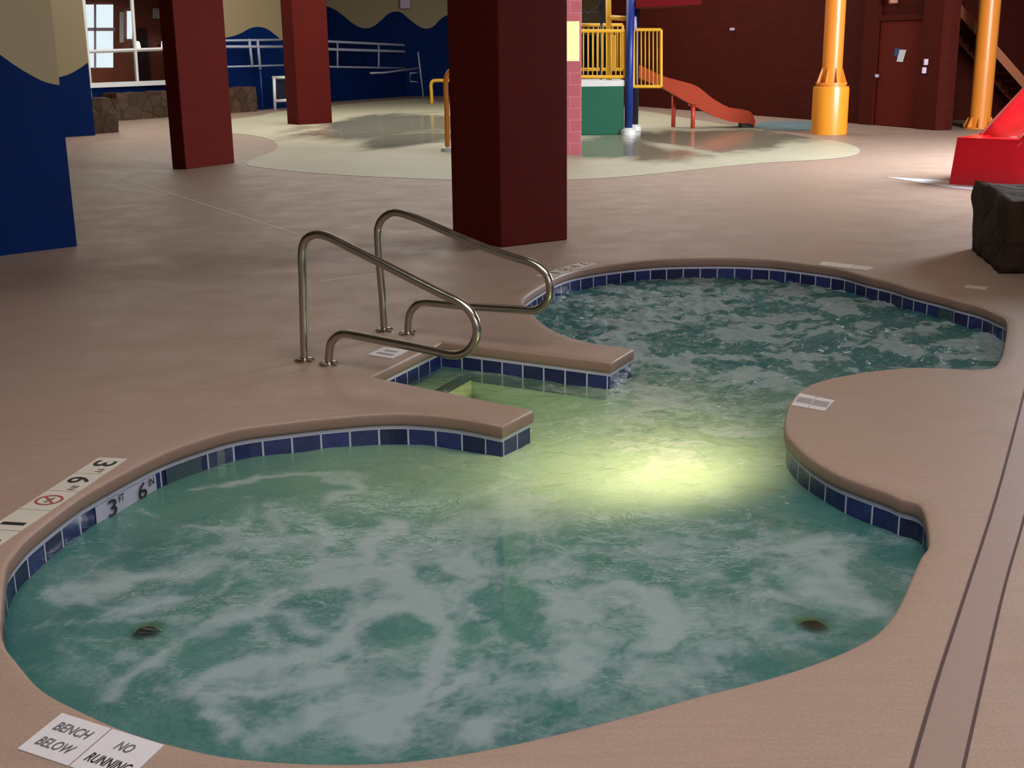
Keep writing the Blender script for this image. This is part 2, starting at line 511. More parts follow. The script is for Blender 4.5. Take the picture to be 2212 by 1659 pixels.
def catmull(pts, n=6, closed=False):
    out = []
    N_ = len(pts)
    rngk = range(N_ if closed else N_ - 1)
    for k in rngk:
        if closed: p0, p1, p2, p3 = (pts[(k + d) % N_] for d in (-1, 0, 1, 2))
        else: p0, p1, p2, p3 = pts[max(k - 1, 0)], pts[k], pts[k + 1], pts[min(k + 2, N_ - 1)]
        for j in range(n):
            t = j / n
            out.append(0.5 * ((2 * p1) + (p2 - p0) * t + (2 * p0 - 5 * p1 + 4 * p2 - p3) * t * t + (3 * p1 - p0 - 3 * p2 + p3) * t ** 3))
    if not closed: out.append(pts[-1].copy())
    return out

def text_mesh(name, txt, mat, origin, ux, uy, w, h, parent=None, lift=0.0015):
    """raised flat lettering: fits txt into a w x h cell centred at origin, reading along ux with letter tops along uy"""
    cu = bpy.data.curves.new(name, 'FONT'); cu.body = txt; cu.size = 1.0
    cu.align_x = 'CENTER'; cu.offset = 0.012; cu.resolution_u = 3
    tmp = bpy.data.objects.new('tmp', cu)
    COL.objects.link(tmp)
    dg = bpy.context.evaluated_depsgraph_get(); dg.update()
    me = bpy.data.meshes.new_from_object(tmp.evaluated_get(dg))
    bpy.data.objects.remove(tmp)
    xs = [v.co.x for v in me.vertices]; ys = [v.co.y for v in me.vertices]
    x0, x1, y0, y1 = min(xs), max(xs), min(ys), max(ys)
    ux, uy = Vector(ux).normalized(), Vector(uy).normalized(); un = ux.cross(uy)
    base = parent_world(parent) if parent else Vector((0, 0, 0))
    for v in me.vertices:
        a = ((v.co.x - x0) / max(x1 - x0, 1e-6) - 0.5) * w
        b = ((v.co.y - y0) / max(y1 - y0, 1e-6) - 0.5) * h
        v.co = Vector(origin) + ux * a + uy * b + un * lift - base
    me.materials.clear(); me.materials.append(mat)
    me.name = name
    o = bpy.data.objects.new(name, me); COL.objects.link(o)
    if parent: o.parent = parent
    return o

# ------------------------------------------------------------------ spa outline (world coordinates, counter-clockwise not guaranteed)
ZL, ZT, ZW = -0.075, -0.083, -0.178            # coping underside, tile top, water level
G = lambda *pp: [P(x, y, ZT) for x, y in pp]   # read at the white grout line (far walls)
D0 = lambda *pp: [P(x, y, -0.008) for x, y in pp]   # read at the deck edge (near rims)
flatz = lambda L: [Vector((p.x, p.y, 0)) for p in L]

cA = flatz(G((1085, 953.6)))[0]
cF = flatz(G((1153, 917.5)))[0]
cD = flatz(G((957, 763.5)))[0]
cC = flatz(G((1320, 811)))[0]
cB = flatz(G((1369, 781)))[0]
cE0 = flatz(D0((800, 815)))[0]
# square the entry recess: E lies on the line from D perpendicular-ish towards the measured point
cE = cE0
lower = flatz(G((1031, 942), (978, 933), (921, 927), (864, 924), (803, 926), (742, 931), (681, 937), (619, 944.5), (522, 958),
                (437, 982), (339, 1020), (209, 1091), (152, 1129), (76, 1191), (41, 1230), (19, 1271)) +
              D0((4, 1330), (2, 1362), (13.5, 1400), (34, 1427), (90, 1490), (181, 1540), (294, 1588), (414, 1621), (500, 1638), (620, 1649),
                 (760, 1652), (900, 1644), (1050, 1621), (1200, 1588), (1350, 1550), (1500, 1508), (1597, 1484), (1695, 1457), (1773, 1430), (1841, 1401),
                 (1890, 1372), (1924, 1337), (1949, 1294), (1968, 1250), (1988, 1206), (2006, 1172)) +
              G((1987, 1133), (1939, 1113), (1914, 1101), (1861, 1081.6), (1807, 1060), (1763, 1035), (1734, 1013), (1710, 989)) +
              D0((1696, 935), (1696, 900), (1711, 862), (1745, 835), (1790, 820), (1830, 812), (1886, 803), (1967, 796), (2016, 796), (2065, 799),
                 (2110, 800), (2143, 796), (2160, 778), (2169, 750)) +
              G((2172, 718), (2146, 700), (2113, 685.5), (2065, 672.5), (2038, 664), (1970, 646.5), (1934, 635), (1905, 627), (1872, 619), (1814, 602.5),
                (1745, 592), (1674, 583), (1625, 580), (1560, 578), (1450, 579.5), (1380, 584), (1320, 591), (1280, 597), (1242, 604.5), (1211, 615), (1180, 632)) +
              D0((1133, 645), (1140, 668), (1163, 692), (1190, 712), (1225, 728), (1281, 743), (1335, 750.5)))
run = catmull([cA] + lower + [cB], 5)
def seg(a, b, n):
    return [a.lerp(b, k / n) for k in range(n)]
# keep a sensible minimum spacing
clean = [run[0]]
for p in run[1:-1]:
    if (p - clean[-1]).length > 0.025 and (p - cA).length > 0.13 and (p - cB).length > 0.13: clean.append(p)
OUT = clean + [cB] + [cC] + seg(cC, cD, 10)[1:] + [cD] + seg(cD, cE, 6)[1:] + [cE] + seg(cE, cF, 8)[1:] + [cF]
area = sum(OUT[k].x * OUT[(k + 1) % len(OUT)].y - OUT[(k + 1) % len(OUT)].x * OUT[k].y for k in range(len(OUT)))
if area < 0: OUT = OUT[::-1]
NO = len(OUT)

def offset(d):
    """outline moved outwards (away from the water) by d, mitred"""
    res = []
    for k in range(NO):
        a, b, c = OUT[k - 1], OUT[k], OUT[(k + 1) % NO]
        t1, t2 = (b - a).normalized(), (c - b).normalized()
        n1, n2 = Vector((t1.y, -t1.x, 0)), Vector((t2.y, -t2.x, 0))
        n = (n1 + n2)
        n = n.normalized() if n.length > 1e-6 else n1
        s = 1 / max(0.45, n.dot(n1))
        res.append(b + n * d * s)
    return res

# ------------------------------------------------------------------ setting: floor, walls, ceiling
hole = offset(0.075)
fl = MB()
fl.tri_fill([(-26, -3, 0), (26, -3, 0), (26, 60, 0), (-26, 60, 0)], [hole])
floor = struct(fl.build('floor', M['deck']))

def V0(p): return Vector((p.x, p.y, 0))

# hot tub --------------------------------------------------------
tub = thing('hot_tub', 'freeform bubbling hot tub with blue waterline tile sunk in the brown deck', 'hot tub', (0.6, 6.2, 0))
def sweep(profile, name, mat, uvtile=False, smooth=True):
    """profile: list of (offset, z)"""
    mb = MB()
    rings = [[Vector((p.x, p.y, z)) for p in offset(d)] for d, z in profile]
    L = [0.0]
    for k in range(NO): L.append(L[-1] + (OUT[(k + 1) % NO] - OUT[k]).length)
    for r in range(len(rings) - 1):
        for k in range(NO):
            k2 = (k + 1) % NO
            uv = None
            if uvtile:
                u0, u1 = L[k] / 0.152 + 0.25, L[k + 1] / 0.152 + 0.25
                v0, v1 = profile[r][1] - ZT, profile[r + 1][1] - ZT
                uv = [(u0, v0), (u0, v1), (u1, v1), (u1, v0)]
            mb.poly([rings[r][k], rings[r + 1][k], rings[r + 1][k2], rings[r][k2]], 0, uv)
    return mb

def weld(o, d=0.0005):
    bm = bmesh.new(); bm.from_mesh(o.data); bmesh.ops.remove_doubles(bm, verts=bm.verts, dist=d); bm.to_mesh(o.data); bm.free()
    return o

prof = [(0.0748, 0.0), (0.02, 0.0), (0.008, -0.003), (0.002, -0.010), (0.0, -0.02), (0.0, -0.055), (0.003, -0.068), (0.012, ZL), (0.03, ZL)]
o = sweep(prof, 'coping', M['coping']).build('coping', [M['deck'], M['coping']], tub, smooth=True)
for pl in o.data.polygons:
    if pl.center.z < -0.012: pl.material_index = 1  # darker face colour paints in its shade below the deck-coloured top
weld(o)
e = o.modifiers.new('split', 'EDGE_SPLIT'); e.split_angle = math.radians(50)
o = sweep([(0.014, ZL), (0.014, ZT - 0.17)], 'waterline_tile', M['tile'], True).build('waterline_tile', M['tile'], tub)
o = sweep([(0.014, ZT - 0.168), (0.014, -1.06)], 'basin', M['basin'])
o.tri_fill([Vector((p.x, p.y, -1.06)) for p in offset(0.014)])
o.build('basin', M['basin'], tub)
# entry steps
ex = (cC - cD).normalized(); ey = (cE - cD); WCH = ey.length; ey = ey.normalized()
def step(s0, s1, z):
    q = [cD + ex * s0 - ey * 0.005, cD + ex * s1 - ey * 0.005, cD + ex * s1 + ey * (WCH * 1.02), cD + ex * s0 + ey * (WCH * 1.02)]
    return q
s1 = (P(1040, 799, -0.20) - cD).dot(ex); s2 = s1 + 0.31
o = MB().prism(step(-0.012, s1, 0), -1.06, -0.205).build('step', M['step'], tub)
st1 = o
MB().prism([cD + ex * (s1 - 0.05) - ey * 0.003, cD + ex * (s1 + 0.004) - ey * 0.003, cD + ex * (s1 + 0.004) + ey * WCH, cD + ex * (s1 - 0.05) + ey * WCH], -0.235, -0.20).build('edge_tile', M['dark'], o)
o = MB().prism(step(s1, s2, 0), -1.06, -0.42).build('step', M['step'], tub)
MB().prism([cD + ex * (s2 - 0.05) - ey * 0.003, cD + ex * (s2 + 0.004) - ey * 0.003, cD + ex * (s2 + 0.004) + ey * WCH, cD + ex * (s2 - 0.05) + ey * WCH], -0.455, -0.415).build('edge_tile', M['dark'], o)
o = MB().prism(step(s2, s2 + 0.32, 0), -1.06, -0.68).build('step', M['step'], tub)
# skimmer mouths set into the tile band
def on_outline(px, py, z=ZT):
    q = V0(P(px, py, z)); k = min(range(NO), key=lambda i: (OUT[i] - q).length)
    return k
def band(k0, k1, d, z0, z1, name, mat, parent):
    if k0 > k1: k0, k1 = k1, k0
    if k1 - k0 > NO / 2: k0, k1 = k1, k0 + NO
    ro = offset(d); mb = MB()
    for k in range(k0, k1):
        a, b = ro[k % NO], ro[(k + 1) % NO]
        mb.poly([Vector((a.x, a.y, z1)), Vector((a.x, a.y, z0)), Vector((b.x, b.y, z0)), Vector((b.x, b.y, z1))])
    return mb.build(name, mat, parent)
tag(band(on_outline(352, 1014), on_outline(432, 984), 0.009, -0.19, ZT - 0.012, 'skimmer_mouth', M['skim'], tub))
tag(band(on_outline(2032, 662), on_outline(2060, 671), 0.009, -0.19, ZT - 0.012, 'skimmer_mouth', M['skim'], tub))
# underwater lamp fitting and dark return fittings
k = on_outline(1722, 1003)
tn = (OUT[(k + 1) % NO] - OUT[k]).normalized(); inn = Vector((-tn.y, tn.x, 0))
lpos = OUT[k] + Vector((0, 0, -0.45))
mb = MB().tube([lpos - inn * 0.02, lpos + inn * 0.02], 0.10, 20)
fit = mb.build('light_ring', M['white'], tub)
MB().tube([lpos + inn * 0.015, lpos + inn * 0.03], 0.08, 20).build('light_lens', M['spalight'], fit)
for px, py, dx in ((316, 1362, 0.055), (1755, 1350, 0.06)):
    c = P(px, py, ZW - 0.03)
    MB().lathe(Vector((c.x, c.y, -1.06)), [(0.03, 0), (0.03, 0.79), (dx, 0.80), (dx, 0.835), (dx * 0.7, 0.85)], 16).build('return_fitting', M['jet'], tub, smooth=True, autosmooth=40)

# water: fine grid clipped to the outline, with foam painted where the photo has it
def inside(xs, ys, poly):
    c = np.zeros(xs.shape, bool); n = len(poly)
    for i in range(n):
        x1, y1, x2, y2 = poly[i].x, poly[i].y, poly[i - 1].x, poly[i - 1].y
        if y1 == y2: continue
        cond = ((y1 > ys) != (y2 > ys)) & (xs < (x2 - x1) * (ys - y1) / (y2 - y1) + x1)
        c ^= cond
    return c
wpoly = offset(0.03)
gs = 0.017
x0, x1 = min(p.x for p in wpoly), max(p.x for p in wpoly)
y0, y1 = min(p.y for p in wpoly), max(p.y for p in wpoly)
nx, ny = int((x1 - x0) / gs) + 2, int((y1 - y0) / gs) + 2
gx, gy = np.meshgrid(x0 + np.arange(nx) * gs, y0 + np.arange(ny) * gs, indexing='ij')
cin = inside(gx[:-1, :-1] + gs / 2, gy[:-1, :-1] + gs / 2, wpoly)
foam = np.zeros(gx.shape)
def vnoise(scale, seed, sx=1.0, sy=1.0, X=None, Y=None):
    r = np.random.default_rng(seed); g = r.random((128, 128))
    X = gx if X is None else X; Y = gy if Y is None else Y
    u, v = X * scale * sx + 31.7, Y * scale * sy + 17.3
    iu, iv = np.floor(u).astype(int), np.floor(v).astype(int); fu, fv = u - iu, v - iv
    fu, fv = fu * fu * (3 - 2 * fu), fv * fv * (3 - 2 * fv)
    a_ = lambda di, dj: g[(iu + di) % 128, (iv + dj) % 128]
    return (a_(0, 0) * (1 - fu) + a_(1, 0) * fu) * (1 - fv) + (a_(0, 1) * (1 - fu) + a_(1, 1) * fu) * fv
def fbm(scale, seed, oct=4, X=None, Y=None, gain=0.55):
    t, a_, n_ = 0, 1.0, 0
    for k in range(oct):
        t = t + a_ * vnoise(scale * 2.03 ** k, seed + k, X=X, Y=Y); n_ += a_; a_ *= gain
    return t / n_
wob = lambda f, a: a * np.sin(gx * f * 1.3 + 2 * np.sin(gy * f * 0.7)) * np.cos(gy * f + 1.7 * np.sin(gx * f * 0.9))
wx = gx + (fbm(2.6, 11, 5) - 0.5) * 0.42
wy = gy + (fbm(2.6, 51, 5) - 0.5) * 0.42
def dist_line(pts):
    d = np.full(gx.shape, 9.0)
    for a, b in zip(pts[:-1], pts[1:]):
        vx, vy = b.x - a.x, b.y - a.y; L2 = vx * vx + vy * vy + 1e-9
        t = np.clip(((wx - a.x) * vx + (wy - a.y) * vy) / L2, 0, 1)
        d = np.minimum(d, np.hypot(wx - a.x - t * vx, wy - a.y - t * vy))
    return d
Z2 = lambda pp: [P(x / 2.0, 960 + y / 2.0, ZW) for x, y in pp]
Z3 = lambda pp: [P(1000 + x / 2.0733, 800 + y / 2.0733, ZW) for x, y in pp]
def stroke(pts, w, s):
    global foam
    d = dist_line(catmull(pts, 4))
    wv_ = w * (0.35 + 1.3 * fbm(3.0, int(pts[0].x * 997) % 500 + 60, 3))
    foam = np.maximum(foam, s * np.exp(-(d / wv_) ** 2)) + 0.08 * s * np.exp(-(d / (2.6 * w)) ** 2)
def cloud(c, rx, ry, s):
    global foam
    foam = foam + 0.7 * s * np.exp(-(((wx - c.x) / rx) ** 2 + ((wy - c.y) / ry) ** 2))
def ring(c, rx, ry, w, s, fill=0.0):
    global foam
    r = np.sqrt(((wx - c.x) / rx) ** 2 + ((wy - c.y) / ry) ** 2)
    foam = np.maximum(foam, s * np.exp(-((r - 1) * rx / w) ** 2)) + fill * (r < 1)
stroke(Z2([(2050, 480), (1650, 560), (1350, 600), (1200, 660), (1080, 740), (800, 890), (560, 970), (430, 1040), (370, 1120)]), 0.06, 0.85)
stroke(Z2([(1700, 330), (1600, 450), (1380, 520), (1240, 570), (1150, 650)]), 0.05, 0.65)
stroke(Z2([(1150, 545), (950, 525), (780, 515), (620, 530), (500, 580), (360, 610), (230, 640)]), 0.05, 0.6)
stroke(Z2([(840, 180), (1000, 150), (1200, 122), (1400, 115), (1550, 150), (1620, 190), (1480, 230), (1450, 330), (1370, 420)]), 0.035, 0.6)
stroke(Z2([(1050, 230), (1065, 300), (980, 372), (800, 350), (640, 320), (560, 310)]), 0.03, 0.6)
stroke(Z2([(1200, 250), (1210, 370), (1260, 410)]), 0.03, 0.4)
stroke(Z2([(1750, 640), (1600, 700), (1480, 790), (1400, 840), (1200, 930), (1060, 990), (900, 1100)]), 0.055, 0.65)
stroke(Z2([(1680, 500), (1700, 650), (1850, 720), (1900, 790), (1850, 870), (1750, 950), (1680, 1050), (1640, 1140), (1600, 1190), (1640, 1270)]), 0.045, 0.8)
stroke(Z2([(1900, 985), (1780, 1040), (1640, 1150)]), 0.03, 0.6)
stroke(Z2([(1330, 1010), (1200, 1060), (1000, 1130), (970, 1230), (1020, 1290)]), 0.04, 0.55)
stroke(Z2([(1500, 1110), (1380, 1200), (1220, 1270), (1150, 1320)]), 0.06, 0.5)
stroke(Z2([(850, 560), (840, 620), (700, 690), (520, 770)]), 0.04, 0.4)
stroke(Z2([(1480, 790), (1500, 900), (1330, 1010)]), 0.05, 0.4)
ring(P(335, 1262, ZW), 0.26, 0.19, 0.03, 0.5, 0.10)
cloud(P(850, 1245, ZW), 0.30, 0.22, 0.30)
cloud(P(450, 1120, ZW), 0.25, 0.18, 0.18)
cloud(P(650, 1110, ZW), 0.20, 0.18, 0.16)
cloud(P(600, 1540, ZW), 0.6, 0.35, 0.16)
cloud(P(930, 1530, ZW), 0.3, 0.25, 0.18)
cloud(P(1055, 1150, ZW), 0.22, 0.36, 0.60)
cloud(P(1120, 1080, ZW), 0.20, 0.40, 0.35)
stroke(Z3([(170, 480), (60, 560), (-60, 700)]), 0.08, 0.4)
stroke(Z3([(200, 650), (330, 780), (420, 930), (470, 1050)]), 0.06, 0.6)
stroke(Z3([(400, 830), (600, 920), (760, 1000), (850, 1110), (760, 1230)]), 0.07, 0.55)
stroke(Z3([(470, 1050), (480, 1180), (420, 1260), (330, 1380), (220, 1500), (160, 1620)]), 0.08, 0.55)
stroke(Z3([(1480, 800), (1650, 840), (1760, 940), (1760, 1040), (1620, 1000)]), 0.09, 0.5)
stroke(Z3([(1760, 960), (1860, 1040), (1850, 1130)]), 0.06, 0.4)
stroke(Z3([(780, 1390), (1000, 1320), (1300, 1260), (1560, 1240)]), 0.10, 0.45)
stroke(Z3([(850, 1120), (1000, 1060), (1200, 1060), (1400, 1110), (1350, 1240), (1150, 1270)]), 0.07, 0.3)
ring(P(1690, 1236, ZW), 0.30, 0.24, 0.05, 0.22)
# the far bowl: turbulent
far_c = P(1640, 690, ZW)
chop = np.clip(np.exp(-(((gx - far_c.x) / 1.9) ** 2 + ((gy - far_c.y) / 2.0) ** 2)) * 1.6, 0, 1)
chop = np.maximum(chop, 0.55 * np.exp(-(((gx - P(1450, 960, ZW).x) / 0.8) ** 2 + ((gy - P(1450, 960, ZW).y) / 0.6) ** 2)))
foam = foam + 0.06 * chop
for px, py, rx, ry, s in ((1450, 650, 0.5, 0.3, 0.22), (1900, 740, 0.5, 0.3, 0.25), (1500, 870, 0.6, 0.35, 0.28), (1750, 680, 0.4, 0.3, 0.15), (1330, 890, 0.2, 0.3, 0.25), (1230, 680, 0.3, 0.3, 0.2)):
    cloud(P(px, py, ZW), rx, ry, s)
# a web of thin foam lines drawn out from the middle of the near bowl
cx_, cy_ = P(1090, 1150, ZW).x, P(1090, 1150, ZW).y
rr_, th_ = np.hypot(wx - cx_, wy - cy_), np.arctan2(wy - cy_, wx - cx_)
rid = (1 - np.abs(2 * fbm(1.0, 201, 5, X=rr_ * 2.2, Y=th_ * 2.6) - 1)) ** 9
rid2 = (1 - np.abs(2 * fbm(3.6, 251, 5, X=wx, Y=wy) - 1)) ** 9
rid3 = (1 - np.abs(2 * fbm(8.0, 271, 4, X=wx * 1.4 - wy * 0.5, Y=wy) - 1)) ** 7 * np.clip(1.6 * fbm(2.2, 281, 3) - 0.35, 0, 1)
nearm = np.exp(-((rr_ - 0.9) / 1.0) ** 2) * (1 - np.clip(chop * 1.5, 0, 1))
low_ = np.clip((P(600, 1090, ZW).y - gy) / 0.5, 0.25, 1)
foam = foam * np.clip(2.6 * fbm(5.0, 301, 5) - 0.62, 0.12, 1) + nearm * low_ * (0.42 * rid + 0.36 * rid2 + 0.26 * rid3 + 0.10 * fbm(3, 340, 4))
cp_ = fbm(5.2, 401, 5, X=wx * 0.75, Y=wy * 1.1, gain=0.62)
chopf = np.clip((cp_ - 0.48) / 0.09, 0, 1)
foam = np.clip(foam + chop * (chopf * 0.95 - 0.08), 0, 1)
sc_ = cD + ex * 0.5 + ey * (WCH * 0.5)
murk = 0.95 - 0.80 * np.exp(-(((gx - sc_.x) / 0.75) ** 2 + ((gy - sc_.y) / 0.55) ** 2))
for px_, py_ in ((316, 1362), (1755, 1350)):
    j_ = P(px_, py_, ZW); g_ = np.exp(-(((gx - j_.x) / 0.06) ** 2 + ((gy - j_.y) / 0.075) ** 2) ** 2)
    murk = murk * (1 - 0.97 * g_); foam = foam * (1 - g_)
# gentle swell
zz = ZW + 0.006 * wob(7, 1.0) + chop * 0.012 * wob(16, 1.0) + 0.008 * chop * wob(29, 1.0)
ids = -np.ones(gx.shape, int)
need = np.zeros(gx.shape, bool)
need[:-1, :-1] |= cin; need[1:, :-1] |= cin; need[:-1, 1:] |= cin; need[1:, 1:] |= cin
ids[need] = np.arange(need.sum())
verts = np.stack([gx[need], gy[need], zz[need]], 1)
ci, cj = np.nonzero(cin)
faces = np.stack([ids[ci, cj], ids[ci + 1, cj], ids[ci + 1, cj + 1], ids[ci, cj + 1]], 1)
me = bpy.data.meshes.new('pool_water')
me.from_pydata(verts.tolist(), [], faces.tolist())
for nm, arr in (('foam', foam), ('chop', chop), ('murk', murk)):
    at = me.attributes.new(nm, 'FLOAT', 'POINT'); at.data.foreach_set('value', arr[need].astype(np.float32))
me.shade_smooth()
me.materials.append(M['water'])
o = bpy.data.objects.new('pool_water', me); COL.objects.link(o)
tag(o, 'churning teal water with white foam filling the hot tub', 'water', kind='stuff')

# ------------------------------------------------------------------ pool handrails
rdir = ex.copy()
def handrail(foot, pix, foot2, label):
    a = V0(P(*foot))
    pts = [PV(x, y, a, rdir) for x, y in pix]
    pts[0].z = 0.0; pts[-1].z = 0.0
    path = catmull(pts, 5)
    t = thing('handrail', label, 'handrail', a, 'steel handrails at the hot tub steps')
    MB().tube(path, 0.0255, 16).build('rail_tube', M['steel'], t, smooth=True)
    for q in (pts[0], pts[-1]):
        MB().lathe(Vector((q.x, q.y, 0)), [(0.062, 0), (0.062, 0.008), (0.05, 0.018), (0.034, 0.024)], 20).build('foot_flange', M['steel'], t, smooth=True, autosmooth=40)
    return t
near_pix = [(658, 780), (656, 700), (654, 610), (652, 555), (655, 530), (664, 514), (685, 506), (712, 513), (760, 537), (826, 570), (902, 609), (960, 638), (990, 652), (1013, 670), (1028, 697), (1029, 728),
            (1012, 757), (980, 767), (930, 757), (883, 747), (826, 736), (770, 725), (742, 721), (724, 729), (713, 748), (710, 790)]
far_pix = [(830.5, 715), (826, 640), (820, 572), (816, 508), (818, 488), (828, 471), (850, 459), (883, 466), (930, 485), (978, 506), (1054, 537), (1110, 556), (1146, 567), (1168, 580), (1184, 600), (1188, 630),
           (1179, 655), (1156, 670), (1120, 668.5), (1060, 665), (1000, 661), (940, 655), (913, 654), (896, 662), (884, 682), (881, 720)]
handrail((658, 780), near_pix, None, 'steel looped handrail at the tub steps, the one nearer the depth tiles')
handrail((830.5, 715), far_pix, None, 'steel looped handrail at the tub steps, the one nearer the big red pillar')

# ------------------------------------------------------------------ deck and waterline markers
def deck_marker(quad, cells, label, group=None, lines=None, mat=None, thick=0.004, joint=0.004, name='depth_marker'):
    """quad: four ground points a,b,c,d; a->b reading direction at the bottom edge, d->c at the top. cells: list of texts"""
    a, b, c, d = [V0(q) for q in quad]
    ctr = (a + b + c + d) / 4
    t = thing(name, label, 'pool marker', (ctr.x, ctr.y, 0.0), group)
    n = len(cells)
    for i, cell in enumerate(cells):
        f0, f1 = i / n, (i + 1) / n
        q = [a.lerp(b, f0), a.lerp(b, f1), d.lerp(c, f1), d.lerp(c, f0)]
        cc = sum(q, Vector()) / 4
        q = [cc + (p - cc) * (1 - joint / 0.15) for p in q]
        tl = MB().prism(q, 0.0005, thick).build('marker_tile', mat or M['mark'], t)
        ux = (q[1] - q[0]); uy = (q[3] - q[0]); W, H = ux.length, uy.length
        uxn = ux.normalized(); uyp = uy.normalized()
        for (txt, fx, fy, w, h, im) in cell:
            org = cc + uxn * (fx * W) + uyp * (fy * H) + Vector((0, 0, thick))
            if txt == '(block)':
                o2 = org + Vector((0, 0, 0.001))
                MB().poly([o2 - uxn * w / 2 - uyp * h / 2, o2 + uxn * w / 2 - uyp * h / 2, o2 + uxn * w / 2 + uyp * h / 2, o2 - uxn * w / 2 + uyp * h / 2]).build('worn_print', im, tl)
            elif txt == '(swim)':
                mb = MB(); un = uxn; vn = Vector((-un.y, un.x, 0)) if Vector((-un.y, un.x, 0)).dot(uyp) > 0 else Vector((un.y, -un.x, 0))
                R1, R2 = w / 2, w / 2 * 0.80
                for k in range(28):
                    t0, t1 = 2 * math.pi * k / 28, 2 * math.pi * (k + 1) / 28
                    e_ = lambda r, th: org + un * r * math.cos(th) + vn * r * math.sin(th) + Vector((0, 0, 0.0015))
                    mb.poly([e_(R2, t0), e_(R1, t0), e_(R1, t1), e_(R2, t1)])
                dg_ = (un + vn).normalized(); dp = Vector((-dg_.y, dg_.x, 0))
                z = Vector((0, 0, 0.0015))
                mb.poly([org - dg_ * R2 - dp * 0.006 + z, org + dg_ * R2 - dp * 0.006 + z, org + dg_ * R2 + dp * 0.006 + z, org - dg_ * R2 + dp * 0.006 + z])
                mb.build('no_diving_ring', M['inkred'], tl)
                # small diving figure
                mb = MB()
                def blob(cx, cy, rx, ry):
                    mb.poly([org + un * (cx + rx * math.cos(s_)) + vn * (cy + ry * math.sin(s_)) + Vector((0, 0, 0.002)) for s_ in [2 * math.pi * k / 12 for k in range(12)]])
                blob(0.0, 0.0, R2 * 0.42, R2 * 0.12); blob(R2 * 0.5, -R2 * 0.1, R2 * 0.13, R2 * 0.13); blob(-R2 * 0.35, R2 * 0.2, R2 * 0.30, R2 * 0.09)
                mb.build('diver_figure', M['inkgrey'], tl)
            else:
                text_mesh('lettering', txt, im, org, uxn, Vector((-uxn.y, uxn.x, 0)) if Vector((-uxn.y, uxn.x, 0)).dot(uyp) > 0 else Vector((uxn.y, -uxn.x, 0)), w, h, tl)
    return t
ink, ing = M['ink'], M['inkgrey']
ft = [('3', -0.12, 0, 0.06, 0.105, ink), ('FT', 0.33, 0.18, 0.04, 0.035, ing)]
inch = [('6', -0.12, 0, 0.06, 0.105, ink), ('IN', 0.33, 0.18, 0.04, 0.035, ing)]
sym = [('(swim)', 0, 0, 0.12, 0.12, None)]
wide = lambda cell: [(t_, x_, y_, w_ * (1.3 if t_ != '(swim)' else 1.0), h_, m_) for t_, x_, y_, w_, h_, m_ in cell]
one = [('1', 0.2, 0, 0.022, 0.105, ink)]
onem = [('.1', -0.15, 0, 0.05, 0.105, ink), ('M', 0.25, 0.18, 0.045, 0.035, ing)]
# strip beside the near bowl: reads from the far end towards the frame edge, letter tops towards the water
A_ = V0(P(200, 984)); B_ = V0(P(277, 992))
dirr = (V0(P(0, 1180)) - B_).normalized()
wid = (B_ - A_); wid = wid - dirr * wid.dot(dirr)
wid = wid.normalized() * 0.15
B_ = V0(P(277, 992))
deck_marker([B_ - wid, B_ - wid + dirr * 1.14, B_ + dirr * 1.14, B_], [wide(c_) for c_ in (ft, inch, sym, one, onem)],
            'white tile depth strip reading 3 FT 6 IN on deck beside near bowl edge', 'deck depth strips')
# strip behind the far handrail
A_ = V0(P(1095, 614)); B_ = V0(P(1255, 567)); C_ = V0(P(1250, 581)); D_ = V0(P(1150, 612))
dirr = (B_ - A_).normalized()
nn = Vector((dirr.y, -dirr.x, 0))
if nn.dot(C_ - B_) < 0: nn = -nn
deck_marker([B_, B_ - dirr * 0.78, B_ - dirr * 0.78 + nn * 0.15, B_ + nn * 0.15], [ft, inch, sym, one, onem],
            'worn pale depth strip on deck between far handrail and red pillar', 'deck depth strips')
# bench / no running signs
def rect_from(px4, wcells, depth):
    a, b, c, d = [V0(P(*q)) for q in px4]
    return [a, b, c, d]
bench = [('BENCH', 0, 0.2, 0.125, 0.042, ing), ('BELOW', 0, -0.2, 0.125, 0.042, ing)]
norun = [('NO', 0, 0.2, 0.055, 0.042, ing), ('RUNNING', 0, -0.2, 0.145, 0.042, ink)]
a = V0(P(35, 1620)); d = V0(P(134, 1541)); c = V0(P(357, 1611))
deck_marker([a, a + (c - d), c, d], [bench, norun], 'white two-tile deck sign reading BENCH BELOW and NO RUNNING at frame corner', None, mat=M['markb'], name='warning_marker')
a, b, c, d = [V0(P(*q)) for q in ((1709, 876), (1782, 889), (1804, 866), (1727, 850))]
deck_marker([a, b, c, d], [[('(block)', 0.03, 0, 0.085, 0.10, M['worn'])], [('(block)', -0.03, 0, 0.085, 0.10, M['worn'])]],
            'small two-tile sign with worn grey print on the rounded deck point at right', None, mat=M['markb'], name='warning_marker')
a, b, c, d = [V0(P(*q)) for q in ((793, 767), (848, 776), (884, 758), (829, 750))]
deck_marker([a, b, c, d], [[('(block)', 0, 0.18, 0.10, 0.035, M['worn']), ('(block)', 0, -0.18, 0.13, 0.035, M['worn'])]], 'small pale tile sign at the head of the steps, behind near handrail', None, mat=M['markb'], name='warning_marker')
a, b, c, d = [V0(P(*q)) for q in ((1872, 585), (1768, 573), (1776, 565), (1890, 578))]
deck_marker([a, b, c, d], [[], [], []], 'thin pale tile strip on deck behind the far rim of the tub', None, name='depth_marker')
a, b, c, d = [V0(P(*q)) for q in ((2128, 626), (2082, 621), (2088, 616), (2136, 621))]
deck_marker([a, b, c, d], [[]], 'faint pale tile on deck near the stone planter', None, name='depth_marker')

